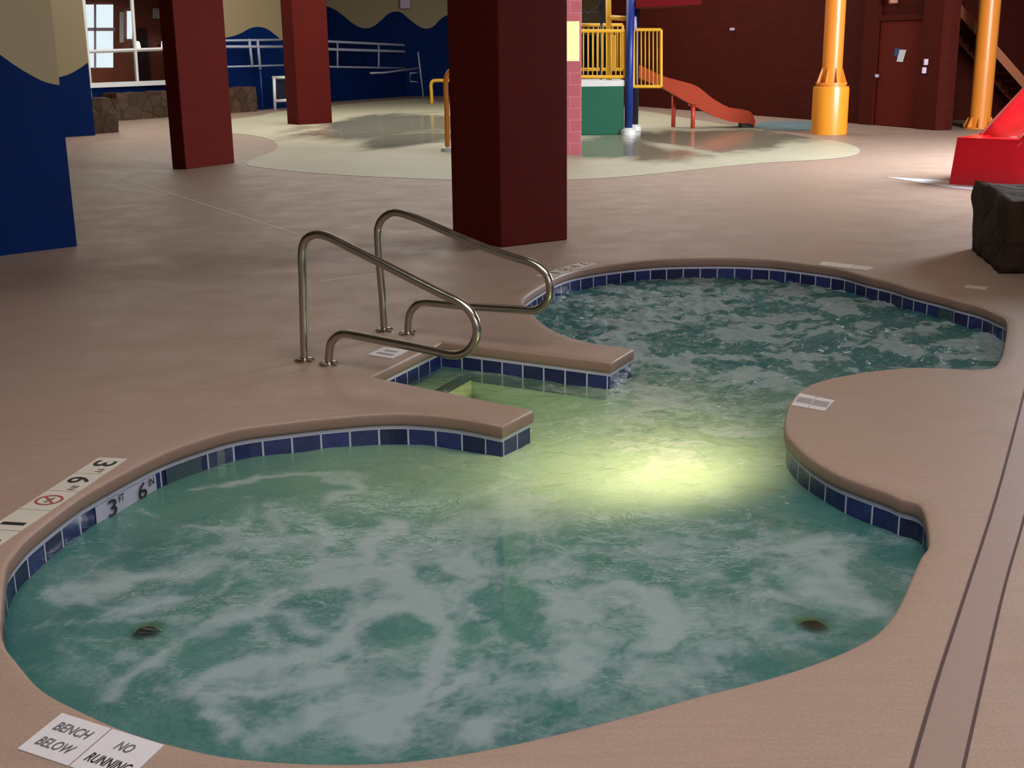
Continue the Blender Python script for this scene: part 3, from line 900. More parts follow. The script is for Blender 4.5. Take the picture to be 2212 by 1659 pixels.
# waterline depth tiles set on the blue band
ro = offset(0.010)
ka, kb = on_outline(212, 1089), on_outline(341, 1019)
pa, pb = ro[ka], ro[kb]
t = thing('waterline_marker', 'white waterline tiles reading 3 FT 6 IN on the blue tile band', 'pool marker', (pa + pb) / 2 + Vector((0, 0, ZT - 0.14)))
km = (ka + kb) // 2
pm = ro[km]
def dense(i, j):
    st = 1 if j >= i else -1
    return [ro[k] for k in range(i, j + st, st)]
for seg_, big, small in (((ka, km), '3', 'FT'), ((km, kb), '6', 'IN')):
    pts_ = dense(*seg_)
    ztop, zbot = ZT - 0.012, ZT - 0.155
    p0, p1 = pts_[0], pts_[-1]
    ux = (p1 - p0); W = ux.length; ux.normalize()
    inn_ = Vector((ux.y, -ux.x, 0))
    if inn_.dot(P(400, 1150) - p0) < 0: inn_ = -inn_
    mb = MB()
    for u_, v_ in zip(pts_[:-1], pts_[1:]):
        mb.poly([Vector((u_.x, u_.y, zbot)), Vector((v_.x, v_.y, zbot)), Vector((v_.x, v_.y, ztop)), Vector((u_.x, u_.y, ztop))])
    tl = mb.build('marker_tile', M['wmark'], t)
    sag = max((q - p0).dot(-inn_) for q in pts_)
    mid = (p0 + p1) / 2 + inn_ * 0.004
    text_mesh('lettering', big, ink, mid - ux * 0.02 + Vector((0, 0, ZT - 0.056)), ux, Vector((0, 0, 1)), 0.064, 0.082, tl)
    text_mesh('lettering', small, ink, mid + ux * 0.050 + Vector((0, 0, ZT - 0.034)), ux, Vector((0, 0, 1)), 0.042, 0.036, tl)

# ------------------------------------------------------------------ deck details: drain channel, joints
def strip(p0, p1, w0, w1, z, name, mat):
    a, b = V0(P(*p0)), V0(P(*p1)); d_ = (b - a).normalized(); n_ = Vector((-d_.y, d_.x, 0))
    return MB().prism([a + n_ * w0, b + n_ * w0, b + n_ * w1, a + n_ * w1], 0.0004, z).build(name, mat)
l1 = [V0(P(*q)) for q in ((1955, 1690), (2017, 1479), (2070, 1318), (2148, 1079), (2202, 880), (2240, 730))]
l2 = [V0(P(*q)) for q in ((2070, 1690), (2119, 1474), (2168, 1264), (2212, 1110), (2265, 900), (2300, 740))]
dc = thing('drain_channel', 'long grooved drain channel cover running along the right side of the deck', 'drain', l1[2])
def ribbon(ca, cb, z, name, mat, parent):
    mb = MB()
    for k in range(len(ca) - 1):
        mb.prism([ca[k], cb[k], cb[k + 1], ca[k + 1]], 0.0004, z)
    return mb.build(name, mat, parent)
La, Lb = catmull(l1, 4), catmull(l2, 4)
ribbon(La, Lb, 0.0015, 'cover', M['channel'], dc)
sh = lambda L_, w: [p + Vector((w, 0, 0)) for p in L_]
ribbon(La, sh(La, 0.012), 0.003, 'groove', M['groove'], dc)
ribbon(Lb, sh(Lb, 0.010), 0.003, 'groove', M['groove'], dc)
struct(strip((220, 370), (640, 505), -0.02, 0.02, 0.001, 'trim_1', M['joint']))
struct(strip((690, 608), (826, 590), -0.02, 0.02, 0.001, 'trim_2', M['joint']))

# ------------------------------------------------------------------ splash pad and painted reflection patches
pad = [(535, 357), (600, 367), (700, 376), (820, 383), (980, 389), (1100, 391), (1230, 389), (1360, 381), (1500, 367), (1640, 353), (1760, 346), (1830, 339),
       (1857, 329), (1846, 316), (1800, 304), (1740, 296), (1690, 287), (1640, 279), (1560, 268), (1480, 255), (1377, 238), (1250, 225), (1100, 215), (960, 221), (900, 213), (720, 228),
       (600, 242), (560, 250), (500, 258), (440, 268), (420, 278), (470, 286), (540, 292), (585, 303), (600, 318), (580, 332), (545, 345)]
pp_ = catmull([P(x, y, 0.0) for x, y in pad], 4, True)
o = MB().tri_fill([Vector((p.x, p.y, 0.004)) for p in pp_]).build('floor_splash_pad', M['splash'])
struct(o)
o = MB().tri_fill([Vector((p.x, p.y, 0.007)) for p in catmull([P(x, y) for x, y in ((1632, 276), (1650, 264), (1700, 262), (1757, 264), (1765, 278), (1700, 283))], 4, True)]).build('floor_blue_patch', M['skywet'])  # pale blue paints in the sky reflected by this wet floor
struct(o)
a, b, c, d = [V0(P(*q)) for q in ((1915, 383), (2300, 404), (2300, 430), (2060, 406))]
struct(MB().prism([a, b, c, d], 0.0005, 0.005).build('floor_reflection_strip', M['whiteglare']))  # white colour stands for daylight reflected off the wet floor

# ------------------------------------------------------------------ pillars
def pillar(name, base, mat, h, label):
    o = MB().prism(base, 0, h).build(name, mat, bevel=0.012)
    return o
HTOP = 6.4
def corner_col(A, B, C, square=True):
    """B nearest corner, C along the wide face, A along the other face (only its picture x is kept, at a right angle)"""
    b, c = V0(P(*B)), V0(P(*C)); v = c - b
    n = Vector((-v.y, v.x, 0)).normalized()
    best = min((abs((lambda q: q)(proj_x(b + n * s, A[1])) - A[0]), s) for s in [k * 0.01 for k in range(5, 160)])
    a = b + n * best[1]
    return [b, c, a + v, a]
def proj(p):
    d_ = p - EYE
    zf = d_.dot(FW); X = d_.dot(XH) / zf * FPX; Yd = d_.dot(DN) / zf * FPX
    return CX + cr * X + sr * Yd, CY - sr * X + cr * Yd
def proj_x(p, _): return proj(p)[0]
def red_pillar(corners, label, mat=None, group='red brick pillars'):
    base = corner_col(*corners)
    ctr = sum(base, Vector()) / 4
    o = MB().prism([p - ctr for p in base], 0, HTOP).build('brick_pillar', mat or M['brick'], bevel=0.012)
    o.location = (ctr.x, ctr.y, 0)
    return tag(o, label, 'pillar', group), base
p_main, bmain = red_pillar(((978, 518), (1082, 535), (1226, 518)), 'large dark red brick pillar standing behind the steel handrails')
p_one, _ = red_pillar(((373, 360), (402, 366), (507, 352)), 'dark red brick pillar in front of the lobby window')
p_two, _ = red_pillar(((621, 268), (645, 270), (718, 266)), 'slimmer-looking red brick pillar in front of the blue wave wall')
vx = (bmain[1] - bmain[0]); vy = (bmain[3] - bmain[0])
r4 = V0(P(1256, 334)); l4dir = Vector((1, 0.12, 0)).normalized()
base4 = [r4 - l4dir * 0.8, r4, r4 + Vector((-0.1, 0.8, 0)), r4 - l4dir * 0.8 + Vector((-0.1, 0.8, 0))]
ctr = sum(base4, Vector()) / 4
o = MB().prism([p - ctr for p in base4], 0, HTOP).build('brick_pillar', M['brick_lit'], bevel=0.012); o.location = (ctr.x, ctr.y, 0)
tag(o, 'rose-lit brick pillar with a yellow board, mostly behind the large pillar', 'pillar', 'red brick pillars')
# board on it
z0, z1 = PV(1240, 132, r4, l4dir).z, PV(1240, 46, r4, l4dir).z
xr = PV(1251, 90, r4, l4dir); fo = Vector((l4dir.y, -l4dir.x, 0)) * 0.004
ll = V0(xr) - l4dir * 0.5
bd = MB().slab([Vector((ll.x, ll.y, z0)) + fo, Vector((xr.x, xr.y, z0)) + fo, Vector((xr.x, xr.y, z1)) + fo, Vector((ll.x, ll.y, z1)) + fo], Vector((fo.x, fo.y, 0)).normalized() * 0.02).build('notice_board', M['sign'])
tag(bd, 'pale yellow notice board hung on the rose-lit brick pillar', 'sign')

# ------------------------------------------------------------------ left mural walls
def mural(name, a, d, wave, x_end, mats, ztop, zback, extend_left=None):
    """wall in the vertical plane through a along d; wave: pixel points of the paint line"""
    w = catmull([PV(x, y, a, d) for x, y in wave], 5)
    mb = MB()
    for p, q in zip(w[:-1], w[1:]):
        mb.poly([Vector((p.x, p.y, 0)), Vector((q.x, q.y, 0)), q, p], 0)
        mb.poly([p, q, Vector((q.x, q.y, ztop)), Vector((p.x, p.y, ztop))], 1)
    # back, ends and top make it a slab
    b = Vector((-d.y, d.x, 0)).normalized()
    if b.dot(a - V0(EYE)) < 0: b = -b
    p, q = w[0], w[-1]; th = zback
    f = lambda s, z: Vector((s.x, s.y, z))
    mb.poly([f(q + b * th, 0), f(p + b * th, 0), f(p + b * th, ztop), f(q + b * th, ztop)], 1)
    for s, s0 in ((q, 0), (p, 1)):
        mb.poly([f(s, 0), f(s + b * th, 0), f(s + b * th, s.z), s], 0)
        mb.poly([s, f(s + b * th, s.z), f(s + b * th, ztop), f(s, ztop)], 1)
    mb.poly([f(p, ztop), f(q, ztop), f(q + b * th, ztop), f(p + b * th, ztop)], 1)
    return mb.build(name, mats)
WM = [M['blue'], M['cream']]
a0, a1 = V0(P(0, 553)), V0(P(172, 531))
dA = (a1 - a0).normalized()
struct(mural('wall_left', a0, dA, [(-260, 40), (-160, 45), (-80, 70), (-30, 95), (0, 118), (35, 143), (70, 164), (100, 178), (129, 184)], None, WM, HTOP, 0.12))
b1 = V0(P(200, 293)); b0 = V0(P(60, 301)); dB = (b1 - b0).normalized()
struct(mural('wall_side', b1, dB, [(40, 150), (90, 172), (130, 166), (150, 160), (170, 149), (190, 135)], None, WM, HTOP, 0.25))

# window wall -----------------------------------------------------
g0, g1 = V0(P(261, 260)), V0(P(558, 240))
dW = (g1 - g0).normalized(); bW = Vector((-dW.y, dW.x, 0))
if bW.y < 0: bW = -bW
wA = g0 + bW * 0.7
pw = lambda x, y: PV(x, y, wA, dW)
f = lambda s, z: Vector((s.x, s.y, z))
wl, wr = pw(150, 250), pw(620, 240)
jl, jr = pw(188, 100), pw(440, 100)
zsill = pw(300, 180).z; ztop_ = pw(300, -12).z
mb = MB()
for (p, q, z0, z1) in ((wl, jl, 0, HTOP), (jr, wr, 0, HTOP), (jl, jr, 0, zsill), (jl, jr, ztop_, HTOP)):
    mb.slab([f(p, z0), f(q, z0), f(q, z1), f(p, z1)], bW * 0.2, 0)
# cream band above, blue below: material by height
o = mb.build('wall_window', WM)
zc = pw(540, 78).z
for pl in o.data.polygons:
    if pl.center.z > zc: pl.material_index = 1
struct(o)
# paint line with a wave on the right-hand stretch
wv = [(470, 84), (500, 79), (522, 71), (540, 61), (558, 58), (576, 62), (596, 76), (612, 88), (640, 92)]
wcur = catmull([PV(x, y, wA - bW * 0.006, dW) for x, y in wv], 5)
mb = MB()
for p, q in zip(wcur[:-1], wcur[1:]):
    mb.poly([f(p, 0), f(q, 0), q, p], 0)
    mb.poly([p, q, f(q, HTOP), f(p, HTOP)], 1)
struct(mb.build('wall_wave', WM))
# window
wn = thing('window_1', None, None, f(jl.lerp(jr, 0.5), zsill)); wn['kind'] = 'structure'
def wbar(x0_, y0_, x1_, y1_, w, name='window_frame', mat='white'):
    p, q = pw(x0_, y0_), pw(x1_, y1_)
    return MB().tube([p + bW * 0.08, q + bW * 0.08], w, 4).build(name, M[mat], wn)
wbar(288, -14, 300.5, 176, 0.05); wbar(182, 112, 440, 103, 0.05)
wbar(181, -14, 196, 182, 0.08)
s0_, s1_ = pw(186, 186), pw(440, 176)
MB().slab([f(s0_, zsill - 0.07), f(s1_, zsill - 0.07), f(s1_, zsill + 0.06), f(s0_, zsill + 0.06)], -bW * 0.16).build('window_sill', M['white'], wn)
MB().slab([f(jl, zsill), f(jr, zsill), f(jr, ztop_), f(jl, ztop_)], bW * 0.01).build('window_pane', M['glass'], wn).location = bW * 0.1
# lobby seen through it
lb = wA + bW * 4.5
pl_ = lambda x, y: PV(x, y, lb, dW)
q0, q1 = pl_(60, 200), pl_(620, 200)
struct(MB().slab([f(q0, 0), f(q1, 0), f(q1, HTOP), f(q0, HTOP)], bW * 0.1).build('wall_lobby', M['lobby']))
lw = thing('window_2', None, None, f(pl_(212, 148), pl_(212, 148).z)); lw['kind'] = 'structure'
def lquad(x0_, y0_, x1_, y1_, off, name, mat, parent):
    return MB().slab([pl_(x0_, y1_) - bW * off, pl_(x1_, y1_) - bW * off, pl_(x1_, y0_) - bW * off, pl_(x0_, y0_) - bW * off], bW * 0.03).build(name, mat, parent)
lquad(178, 10, 242, 146, 0.06, 'window_pane', M['daylight'], lw)
for (x0_, y0_, x1_, y1_) in ((200, 8, 204, 148), (184, 60, 245, 67), (186, 109, 245, 114)):
    lquad(x0_, y0_, x1_, y1_, 0.09, 'muntin', M['lav'], lw)
for x0_, x1_, y0_, y1_, mt in ((256, 264, 26, 92, 'white'), (272, 282, 24, 84, 'daylight'), (328, 346, 18, 40, 'white')):
    q = lquad(x0_, y0_, x1_, y1_, 0.08, 'pane', M[mt], lw)
lf = MB().slab([f(q0, 0) - bW * 4.0, f(q1, 0) - bW * 4.0, f(q1, 0), f(q0, 0)], Vector((0, 0, 0.02)))
# two small lobby lamps and a dark doorway
for x, y in ((285, 100), (341, 98)):
    c = pl_(x, y) - bW * 0.3
    t = thing('wall_lamp', 'bright lobby wall lamp beside the %s behind the window' % ('window post' if x < 300 else 'red pillar'), 'lamp', c)
    MB().lathe(c, [(0.03, -0.16), (0.10, -0.12), (0.07, 0.12), (0.03, 0.16)], 14).build('lamp_shade', M['lamp'], t, smooth=True)
    MB().tube([c, c + bW * 0.32], 0.025, 8).build('bracket', M['dark'], t)
d1 = thing('door_2', None, None, f(pl_(312, 170), 0)); d1['kind'] = 'structure'
p, q = pl_(300, 170), pl_(324, 170)
MB().slab([f(p, 0), f(q, 0), f(q, pl_(312, 62).z), f(p, pl_(312, 62).z)], -bW * 0.04).build('door_panel', M['dark'], d1)

# stone ledge under the window -----------------------------------
def rough_prism(base, h, amp, seed, cuts=(10, 3, 4)):
    """stone block with bumpy faces: base quad, subdivided and jittered"""
    r = random.Random(seed)
    mb = MB(); mb.prism(base, 0, h)
    me = bpy.data.meshes.new('t'); me.from_pydata([tuple(v) for v in mb.v], [], mb.f)
    bm = bmesh.new(); bm.from_mesh(me)
    bmesh.ops.subdivide_edges(bm, edges=[e for e in bm.edges], cuts=cuts[0], use_grid_fill=True)
    from mathutils import noise as nz
    for v in bm.verts:
        k = nz.noise_vector(v.co * 2.3 + Vector((seed, 0, 0))) * amp + nz.noise_vector(v.co * 6.0) * amp * 0.5
        if v.co.z < 0.01: k.z = 0
        v.co += k
    bm.to_mesh(me); bm.free()
    out = MB(); out.v = [v.co.copy() for v in me.vertices]; out.f = [tuple(p.vertices) for p in me.polygons]; out.mi = [0] * len(out.f)
    bpy.data.meshes.remove(me)
    return out
def ledge(pa_, pb_, ztop, depth, name, label, seed):
    a, b = V0(P(*pa_)), V0(P(*pb_))
    o = rough_prism([a, b, b + bW * depth, a + bW * depth], ztop, 0.05, seed, (14,)).build(name, M['rock'], smooth=True, autosmooth=60)
    return tag(o, label, 'stone ledge')
hz = PV(500, 190, g1, dW).z
ledge((255, 261), (557, 240.5), hz, 0.62, 'stone_ledge', 'low brown stone ledge along the wall under the lobby window', 3)
ledge((200, 290), (256, 286), PV(230, 212, V0(P(230, 288)), dW).z, 1.6, 'stone_block', 'dark stone block at the end of the ledge beside the blue wall', 9)

# ramp wall, back mural, railing ----------------------------------
r0, r1 = V0(P(717, 219.5)), V0(P(905, 206))
dR = (r1 - r0).normalized()
rA = V0(P(575, 229)); 
pr = lambda x, y: PV(x, y, r0, dR)
bR = Vector((-dR.y, dR.x, 0)); bR = bR if bR.y > 0 else -bR
rl, rr = pr(560, 228), pr(1010, 200)
zr = pr(800, 150).z
mb = MB().slab([f(rl, 0), f(rr, 0), f(rr, pr(1010, 150).z), f(rl, pr(560, 146).z)], bR * 0.15)
struct(mb.build('wall_ramp', M['blue']))
YB = 50.0
bw = [(420, 90), (470, 84), (500, 80), (540, 62), (575, 60), (610, 80), (640, 90), (670, 50), (700, 16), (720, 19), (738, 31), (756, 46), (775, 58), (792, 61), (808, 56), (826, 41), (840, 29), (855, 25), (868, 28), (886, 43), (905, 57), (920, 62),
      (936, 57), (950, 43), (967, 33), (990, 40), (1020, 62), (1060, 30), (1110, 60), (1160, 30), (1210, 60), (1260, 75), (1352, 78)]
struct(mural('wall_back', Vector((0, YB, 0)), Vector((1, 0, 0)), bw, None, WM, HTOP, 0.2))
# railing along the ramp
rail = thing('ramp_railing', 'long grey double railing on the blue ramp wall, behind the red pillars', 'railing', f(pr(850, 150), 0))
rk = lambda x, y: PV(x, y, r0 + bR * 0.05, dR)
for (xa, ya, xb, yb, r) in ((700, 89, 985, 103, 0.045), (700, 106, 985, 115, 0.05), (700, 144, 906, 148, 0.035)):
    MB().tube([rk(xa, ya), rk(xb, yb)], r, 8).build('rail', M['alu'], rail, smooth=True)
for x, y0_, y1_ in ((729, 92, 150), (818, 96, 152), (902, 100, 152)):
    MB().tube([rk(x, y0_), f(rk(x, y1_), rk(x, y1_).z)], 0.035, 8).build('post', M['alu'], rail, smooth=True)
rail2 = thing('ramp_railing', 'short grey double railing with paired posts, between two red pillars', 'railing', f(pr(545, 150), 0))
r2 = lambda x, y: PV(x, y, wA - bW * 0.35, dW)
for (xa, ya, xb, yb, r) in ((470, 88, 606, 86, 0.035), (470, 101, 612, 101, 0.045), (470, 145, 612, 141, 0.03)):
    MB().tube([r2(xa, ya), r2(xb, yb)], r, 8).build('rail', M['alu'], rail2, smooth=True)
for x0_, y0_, x1_, y1_ in ((538, 84, 545, 145), (556, 86, 562, 150)):
    MB().tube([r2(x0_, y0_), r2(x1_, y1_)], 0.045, 8).build('post', M['alu'], rail2, smooth=True)
pst = r2(562, 150); MB().tube([f(pst, pst.z), f(pst, 0)], 0.03, 8).build('post', M['navy'], rail2, smooth=True)
# handrail end with loop on a tall post
pb_ = V0(P(903, 211)) - bR * 0.25
hx = lambda x, y: PV(x, y, pb_, dR)
t = thing('rail_post', 'thin silver post with a square loop at the end of the ramp railing', 'rail post', pb_)
MB().tube([pb_, hx(903, 112)], 0.03, 8).build('post', M['alu'], t, smooth=True)
MB().tube([hx(903, 157), hx(886, 158), hx(886, 176), hx(903, 177)], 0.025, 8).build('loop', M['alu'], t, smooth=True)
MB().tube([hx(800, 158), hx(830, 157), hx(905, 147)], 0.035, 8).build('grab_rail', M['alu'], t, smooth=True)
# white tube frame beside the second pillar
fb = V0(P(594, 238))
fy = lambda x, y: PY(x, y, fb.y)
t = thing('tube_frame', 'white tubular frame standing against the blue wall, left of the slimmer pillar', 'frame', fb)
MB().tube([fb, fy(592, 168)], 0.05, 8).build('upright', M['white'], t, smooth=True)
MB().tube([fy(588, 168), fy(640, 167)], 0.05, 8).build('top_bar', M['white'], t, smooth=True)
MB().tube([fy(592, 219), fy(640, 215)], 0.05, 8).build('bottom_bar', M['white'], t, smooth=True)
MB().tube([f(fy(640, 218), 0), fy(640, 167)], 0.05, 8).build('upright', M['white'], t, smooth=True)
MB().slab([fy(596, 218) + Vector((0, .05, 0)), fy(638, 216) + Vector((0, .05, 0)), fy(638, 172) + Vector((0, .05, 0)), fy(596, 172) + Vector((0, .05, 0))], Vector((0, 0.04, 0))).build('back_panel', M['darknavy'], t)
# box-like wall lamp up on the mural
c = PY(875, 6, YB - 0.12)
t = tag(MB().box(c, (0.40, 0.22, 0.45)).build('wall_lamp', M['lav'], bevel=0.04), 'small pinkish box lamp high on the wave-painted back wall', 'lamp')

# yellow hoops ------------------------------------------------------
hb = V0(P(967, 327))
hy = lambda x, y: PY(x, y, hb.y)
t = thing('spray_hoop', 'tall yellow water spray hoop with white foot beside the large pillar', 'spray hoop', hb)
MB().tube(catmull([hb, hy(966, 300), hy(965, 240), hy(963, 190), hy(964, 168), hy(972, 154), hy(990, 148), hy(1010, 156), hy(1016, 175), hy(1018, 250), f(hy(1018, 320), 0)], 5), 0.045, 12).build('hoop_tube', M['yelloworange'], t, smooth=True)
MB().lathe(hb, [(0.13, 0), (0.12, 0.06), (0.07, 0.09)], 16).build('foot', M['white'], t, smooth=True, autosmooth=40)
hb2 = V0(P(933, 224))
hy2 = lambda x, y: PY(x, y, hb2.y)
t = thing('spray_hoop', 'small yellow spray hoop standing farther back beside the tall hoop', 'spray hoop', hb2)
MB().tube(catmull([hb2, hy2(932, 200), hy2(931, 185), hy2(934, 176), hy2(942, 174), hy2(960, 174), hy2(976, 175), hy2(982, 184), hy2(982, 200), f(hy2(982, 224), 0)], 5), 0.06, 10).build('hoop_tube', M['yellow'], t, smooth=True)

# ------------------------------------------------------------------ play structure
pb0 = V0(P(1300, 292)); YP = pb0.y
py = lambda x, y, dy=0.0: PY(x, y, YP + dy)
ps = thing('play_structure', 'wet play tower with green panel, yellow guard rails and blue post', 'play structure', pb0)
def pane(x0_, y0_, x1_, y1_, dy, th, name, mat, bev=0.01, parent=ps, zfloor=False):
    a, b, c, d = py(x0_, y1_, dy), py(x1_, y1_, dy), py(x1_, y0_, dy), py(x0_, y0_, dy)
    if zfloor: a.z = b.z = 0.0
    return MB().slab([a, b, c, d], Vector((0, th, 0))).build(name, mat, parent, bevel=bev)
pane(1240, 186, 1348, 291, 0, 0.06, 'green_panel', M['green'], 0.02, zfloor=True)
a_, b_ = py(1240, 180), py(1350, 180)
MB().prism([V0(a_), V0(b_), V0(b_) + Vector((0, 1.3, 0)), V0(a_) + Vector((0, 1.3, 0))], py(1300, 187).z, py(1300, 174).z).build('platform', M['white'], ps, bevel=0.01)
def guard(x0_, y0_, x1_, y1_, dy, nb, w=0.035):
    g = MB()
    pt = lambda x, y: py(x, y, dy)
    g.tube([pt(x0_, y0_), pt(x1_, y0_)], w, 8); g.tube([pt(x0_, y1_), pt(x1_, y1_)], w, 8)
    g.tube([pt(x0_, y0_), pt(x0_, y1_)], w, 8); g.tube([pt(x1_, y0_), pt(x1_, y1_)], w, 8)
    fr_ = g.build('guard_frame', M['yellow'], ps, smooth=True, autosmooth=50)
    for k in range(1, nb + 1):
        x = x0_ + (x1_ - x0_) * k / (nb + 1)
        MB().tube([pt(x, y0_), pt(x, y1_)], 0.014, 6).build('guard_bar', M['yellow'], fr_, smooth=True)
    return fr_
guard(1250, 67, 1350, 166, 0.05, 9)
guard(1368, 64, 1428, 187, 0.35, 6)
guard(1250, 54, 1345, 150, 1.3, 8)
MB().tube([V0(py(1357, 282)), py(1363, -40)], 0.085, 14).build('blue_post', M['navy'], ps, smooth=True)
MB().lathe(V0(py(1357, 282)), [(0.17, 0), (0.16, 0.10), (0.10, 0.15)], 16).build('post_foot', M['white'], ps, smooth=True, autosmooth=40)
q = V0(py(1371, 270, 1.3))
MB().tube([q, f(q, 2.9)], 0.08, 12).build('blue_post', M['darknavy'], ps, smooth=True)
MB().lathe(q, [(0.15, 0), (0.14, 0.10), (0.09, 0.14)], 14).build('post_foot', M['white'], ps, smooth=True, autosmooth=40)
q = V0(py(1245, 291, 1.3)); MB().tube([q, f(q, 2.9)], 0.08, 12).build('blue_post', M['navy'], ps, smooth=True)
MB().tube([py(1316, 174, 0.5), py(1314, -30, 0.5)], 0.06, 10).build('yellow_post', M['yellow'], ps, smooth=True)
pane(1318, 76, 1330, 150, 0.5, 0.05, 'yellow_slat', M['yellow'])
MB().tube([py(1320, 38, 0.4), py(1354, 40, 0.1)], 0.05, 8).build('cross_bar', M['yellow'], ps, smooth=True)
MB().tube([py(1299, 48, 0.9), py(1298, -30, 0.9)], 0.04, 8).build('dark_post', M['darknavy'], ps, smooth=True)
MB().tube([f(py(1299, 48, 0.9), py(1299, 48, .9).z), f(py(1299, 48, 0.9), 1.0)], 0.03, 8).build('dark_post', M['darknavy'], ps, smooth=True)
MB().tube([py(1242, 30, 0.9), py(1299, 27, 0.9)], 0.02, 6).build('rope', M['rope'], ps, smooth=True)
MB().tube([py(1242, 12, 0.9), py(1270, 30, 0.9), py(1299, 10, 0.9)], 0.015, 6).build('rope', M['rope'], ps, smooth=True)
MB().tube([py(1371, 66, 0.35), py(1370, 36, 0.35)], 0.05, 8).build('rail_end', M['lav'], ps, smooth=True)
# slatted play climber with a red canopy edge
a_, b_ = py(1374, 16, -0.1), py(1516, 9, -0.1)
mb = MB(); dy_ = Vector((0, 1.7, 0))
lo = [a_, b_, b_ + dy_, a_ + dy_]; hi = [p + Vector((0, 0, 0.16)) for p in lo]; pk = sum(hi, Vector()) / 4 + Vector((0, 0, 0.6))
mb.poly(lo[::-1])
for k in range(4):
    mb.poly([lo[k], lo[(k + 1) % 4], hi[(k + 1) % 4], hi[k]]); mb.poly([hi[k], hi[(k + 1) % 4], pk])
mb.build('canopy', M['reddark'], ps)
MB().tube([a_ + dy_ * 0.5 + Vector((0.05, 0, 0.08)), py(1360, 2, 0.0)], 0.05, 8).build('canopy_bracket', M['navy'], ps, smooth=True)

# orange slide ------------------------------------------------------
sb = V0(P(1497, 278)); YS = sb.y
sy = lambda x, y, dy=0.0: PY(x, y, YS + dy)
sl = thing('water_slide', 'orange wavy play slide beside the yellow guard rail', 'slide', V0(P(1560, 275)))
topc = [(1362, 132), (1385, 142), (1432, 164), (1466, 174), (1505, 186), (1540, 213), (1575, 232), (1600, 237), (1622, 242), (1632, 262)]
botc = [(1362, 158), (1385, 170), (1432, 190), (1466, 210), (1505, 231), (1540, 250), (1575, 262), (1600, 266), (1618, 267), (1630, 272)]
tp, bt = catmull([sy(*q) for q in topc], 4), catmull([sy(*q) for q in botc], 4)
mb = MB(); wS = 0.62
n = len(tp)
for k in range(n - 1):
    for (u, v) in (((tp[k], tp[k + 1]), (bt[k], bt[k + 1])),):
        # near side wall, bed, far side wall with thickness
        A0, A1, B0, B1 = u[0], u[1], v[0], v[1]
        off = Vector((0, wS, 0)); inn2 = Vector((0, 0.06, 0))
        bed0, bed1 = B0.lerp(A0, 0.25), B1.lerp(A1, 0.25)
        mb.poly([B0, B1, A1, A0])
        mb.poly([A0, A1, A1 + inn2, A0 + inn2])
        mb.poly([A0 + inn2, A1 + inn2, bed1 + inn2, bed0 + inn2])
        mb.poly([bed0 + inn2, bed1 + inn2, bed1 + off - inn2, bed0 + off - inn2])
        mb.poly([bed0 + off - inn2, bed1 + off - inn2, A1 + off - inn2, A0 + off - inn2])
        mb.poly([A0 + off - inn2, A1 + off - inn2, A1 + off, A0 + off])
        mb.poly([A0 + off, A1 + off, B1 + off, B0 + off])
        mb.poly([B0 + off, B1 + off, B1, B0])
for e_ in (0, n - 1):
    A0, B0 = tp[e_], bt[e_]; bed = B0.lerp(A0, 0.25)
    mb.poly([B0, bed, bed + Vector((0, wS, 0)), B0 + Vector((0, wS, 0))])
weld(mb.build('chute', M['orange'], sl, smooth=True, autosmooth=40), 0.002)
for px_, ptop, bot, dy in ((1497, 224, 278, 0.05), (1462, 208, 275, wS)):
    fpt = V0(sy(px_, bot)); fpt.y += dy
    MB().tube([fpt, f(fpt, sy(px_, ptop).z)], 0.05, 10).build('leg', M['legred'], sl, smooth=True)
MB().tube([f(V0(sy(1497, 278)) , sy(1497, 228).z), f(V0(sy(1497, 278)) + Vector((0, wS, 0)), sy(1497, 228).z)], 0.04, 8).build('cross_bar', M['legred'], sl, smooth=True)
e0 = V0(sy(1614, 275)); 
MB().prism([e0 + Vector((-.10, .05, 0)), e0 + Vector((.16, .05, 0)), e0 + Vector((.16, wS - .05, 0)), e0 + Vector((-.10, wS - .05, 0))], 0.0, sy(1614, 266).z).build('end_foot', M['dark'], sl)

# ------------------------------------------------------------------ orange poles
c0 = V0(P(1800, 292)) + Vector((0, 0.38, 0))
pc = lambda x, y: PY(x, y, c0.y)
zd = pc(1803, 186).z; zf = pc(1803, 180).z; zg = pc(1803, 150).z
pole = thing('slide_support_pole', 'thick orange support pole on a drum base beside the splash pad', 'pole', c0)
MB().lathe(c0, [(0.37, 0), (0.37, zd - 0.06), (0.355, zd)], 40).build('drum_base', M['yelloworange'], pole, smooth=True, autosmooth=40)
MB().lathe(f(c0, zd), [(0.30, 0.0), (0.30, 0.025), (0.32, 0.03), (0.32, zf - zd + 0.02)], 36).build('flange', M['orangepole'], pole, smooth=True, autosmooth=40)
MB().tube([f(c0, zf), f(c0, HTOP - 0.05)], 0.205, 36).build('shaft', M['orangepole'], pole, smooth=True, autosmooth=60)
def gussets(c, z0_, z1_, r0_, r1_, n_, par, off_=0.2):
    for k in range(n_):
        th = 2 * math.pi * (k + off_) / n_
        d_ = Vector((math.cos(th), math.sin(th), 0)); s_ = Vector((-d_.y, d_.x, 0)) * 0.012
        pts_ = [f(c + d_ * (r0_ - 0.01), z0_), f(c + d_ * r1_, z0_), f(c + d_ * r1_, z0_ + 0.03), f(c + d_ * (r0_ + 0.015), z1_), f(c + d_ * (r0_ - 0.01), z1_)]
        MB().slab([p - s_ for p in pts_], s_ * 2).build('gusset', M['orangepole'], par)
gussets(c0, zf + 0.01, zg + 0.03, 0.205, 0.315, 8, pole)
c1 = V0(P(2126, 279)) + Vector((0, 0.3, 0))
pole2 = thing('slide_support_pole', 'orange support pole rising behind the red slide, in front of the stairs', 'pole', c1)
tp2 = PY(2151, 0, c1.y); 
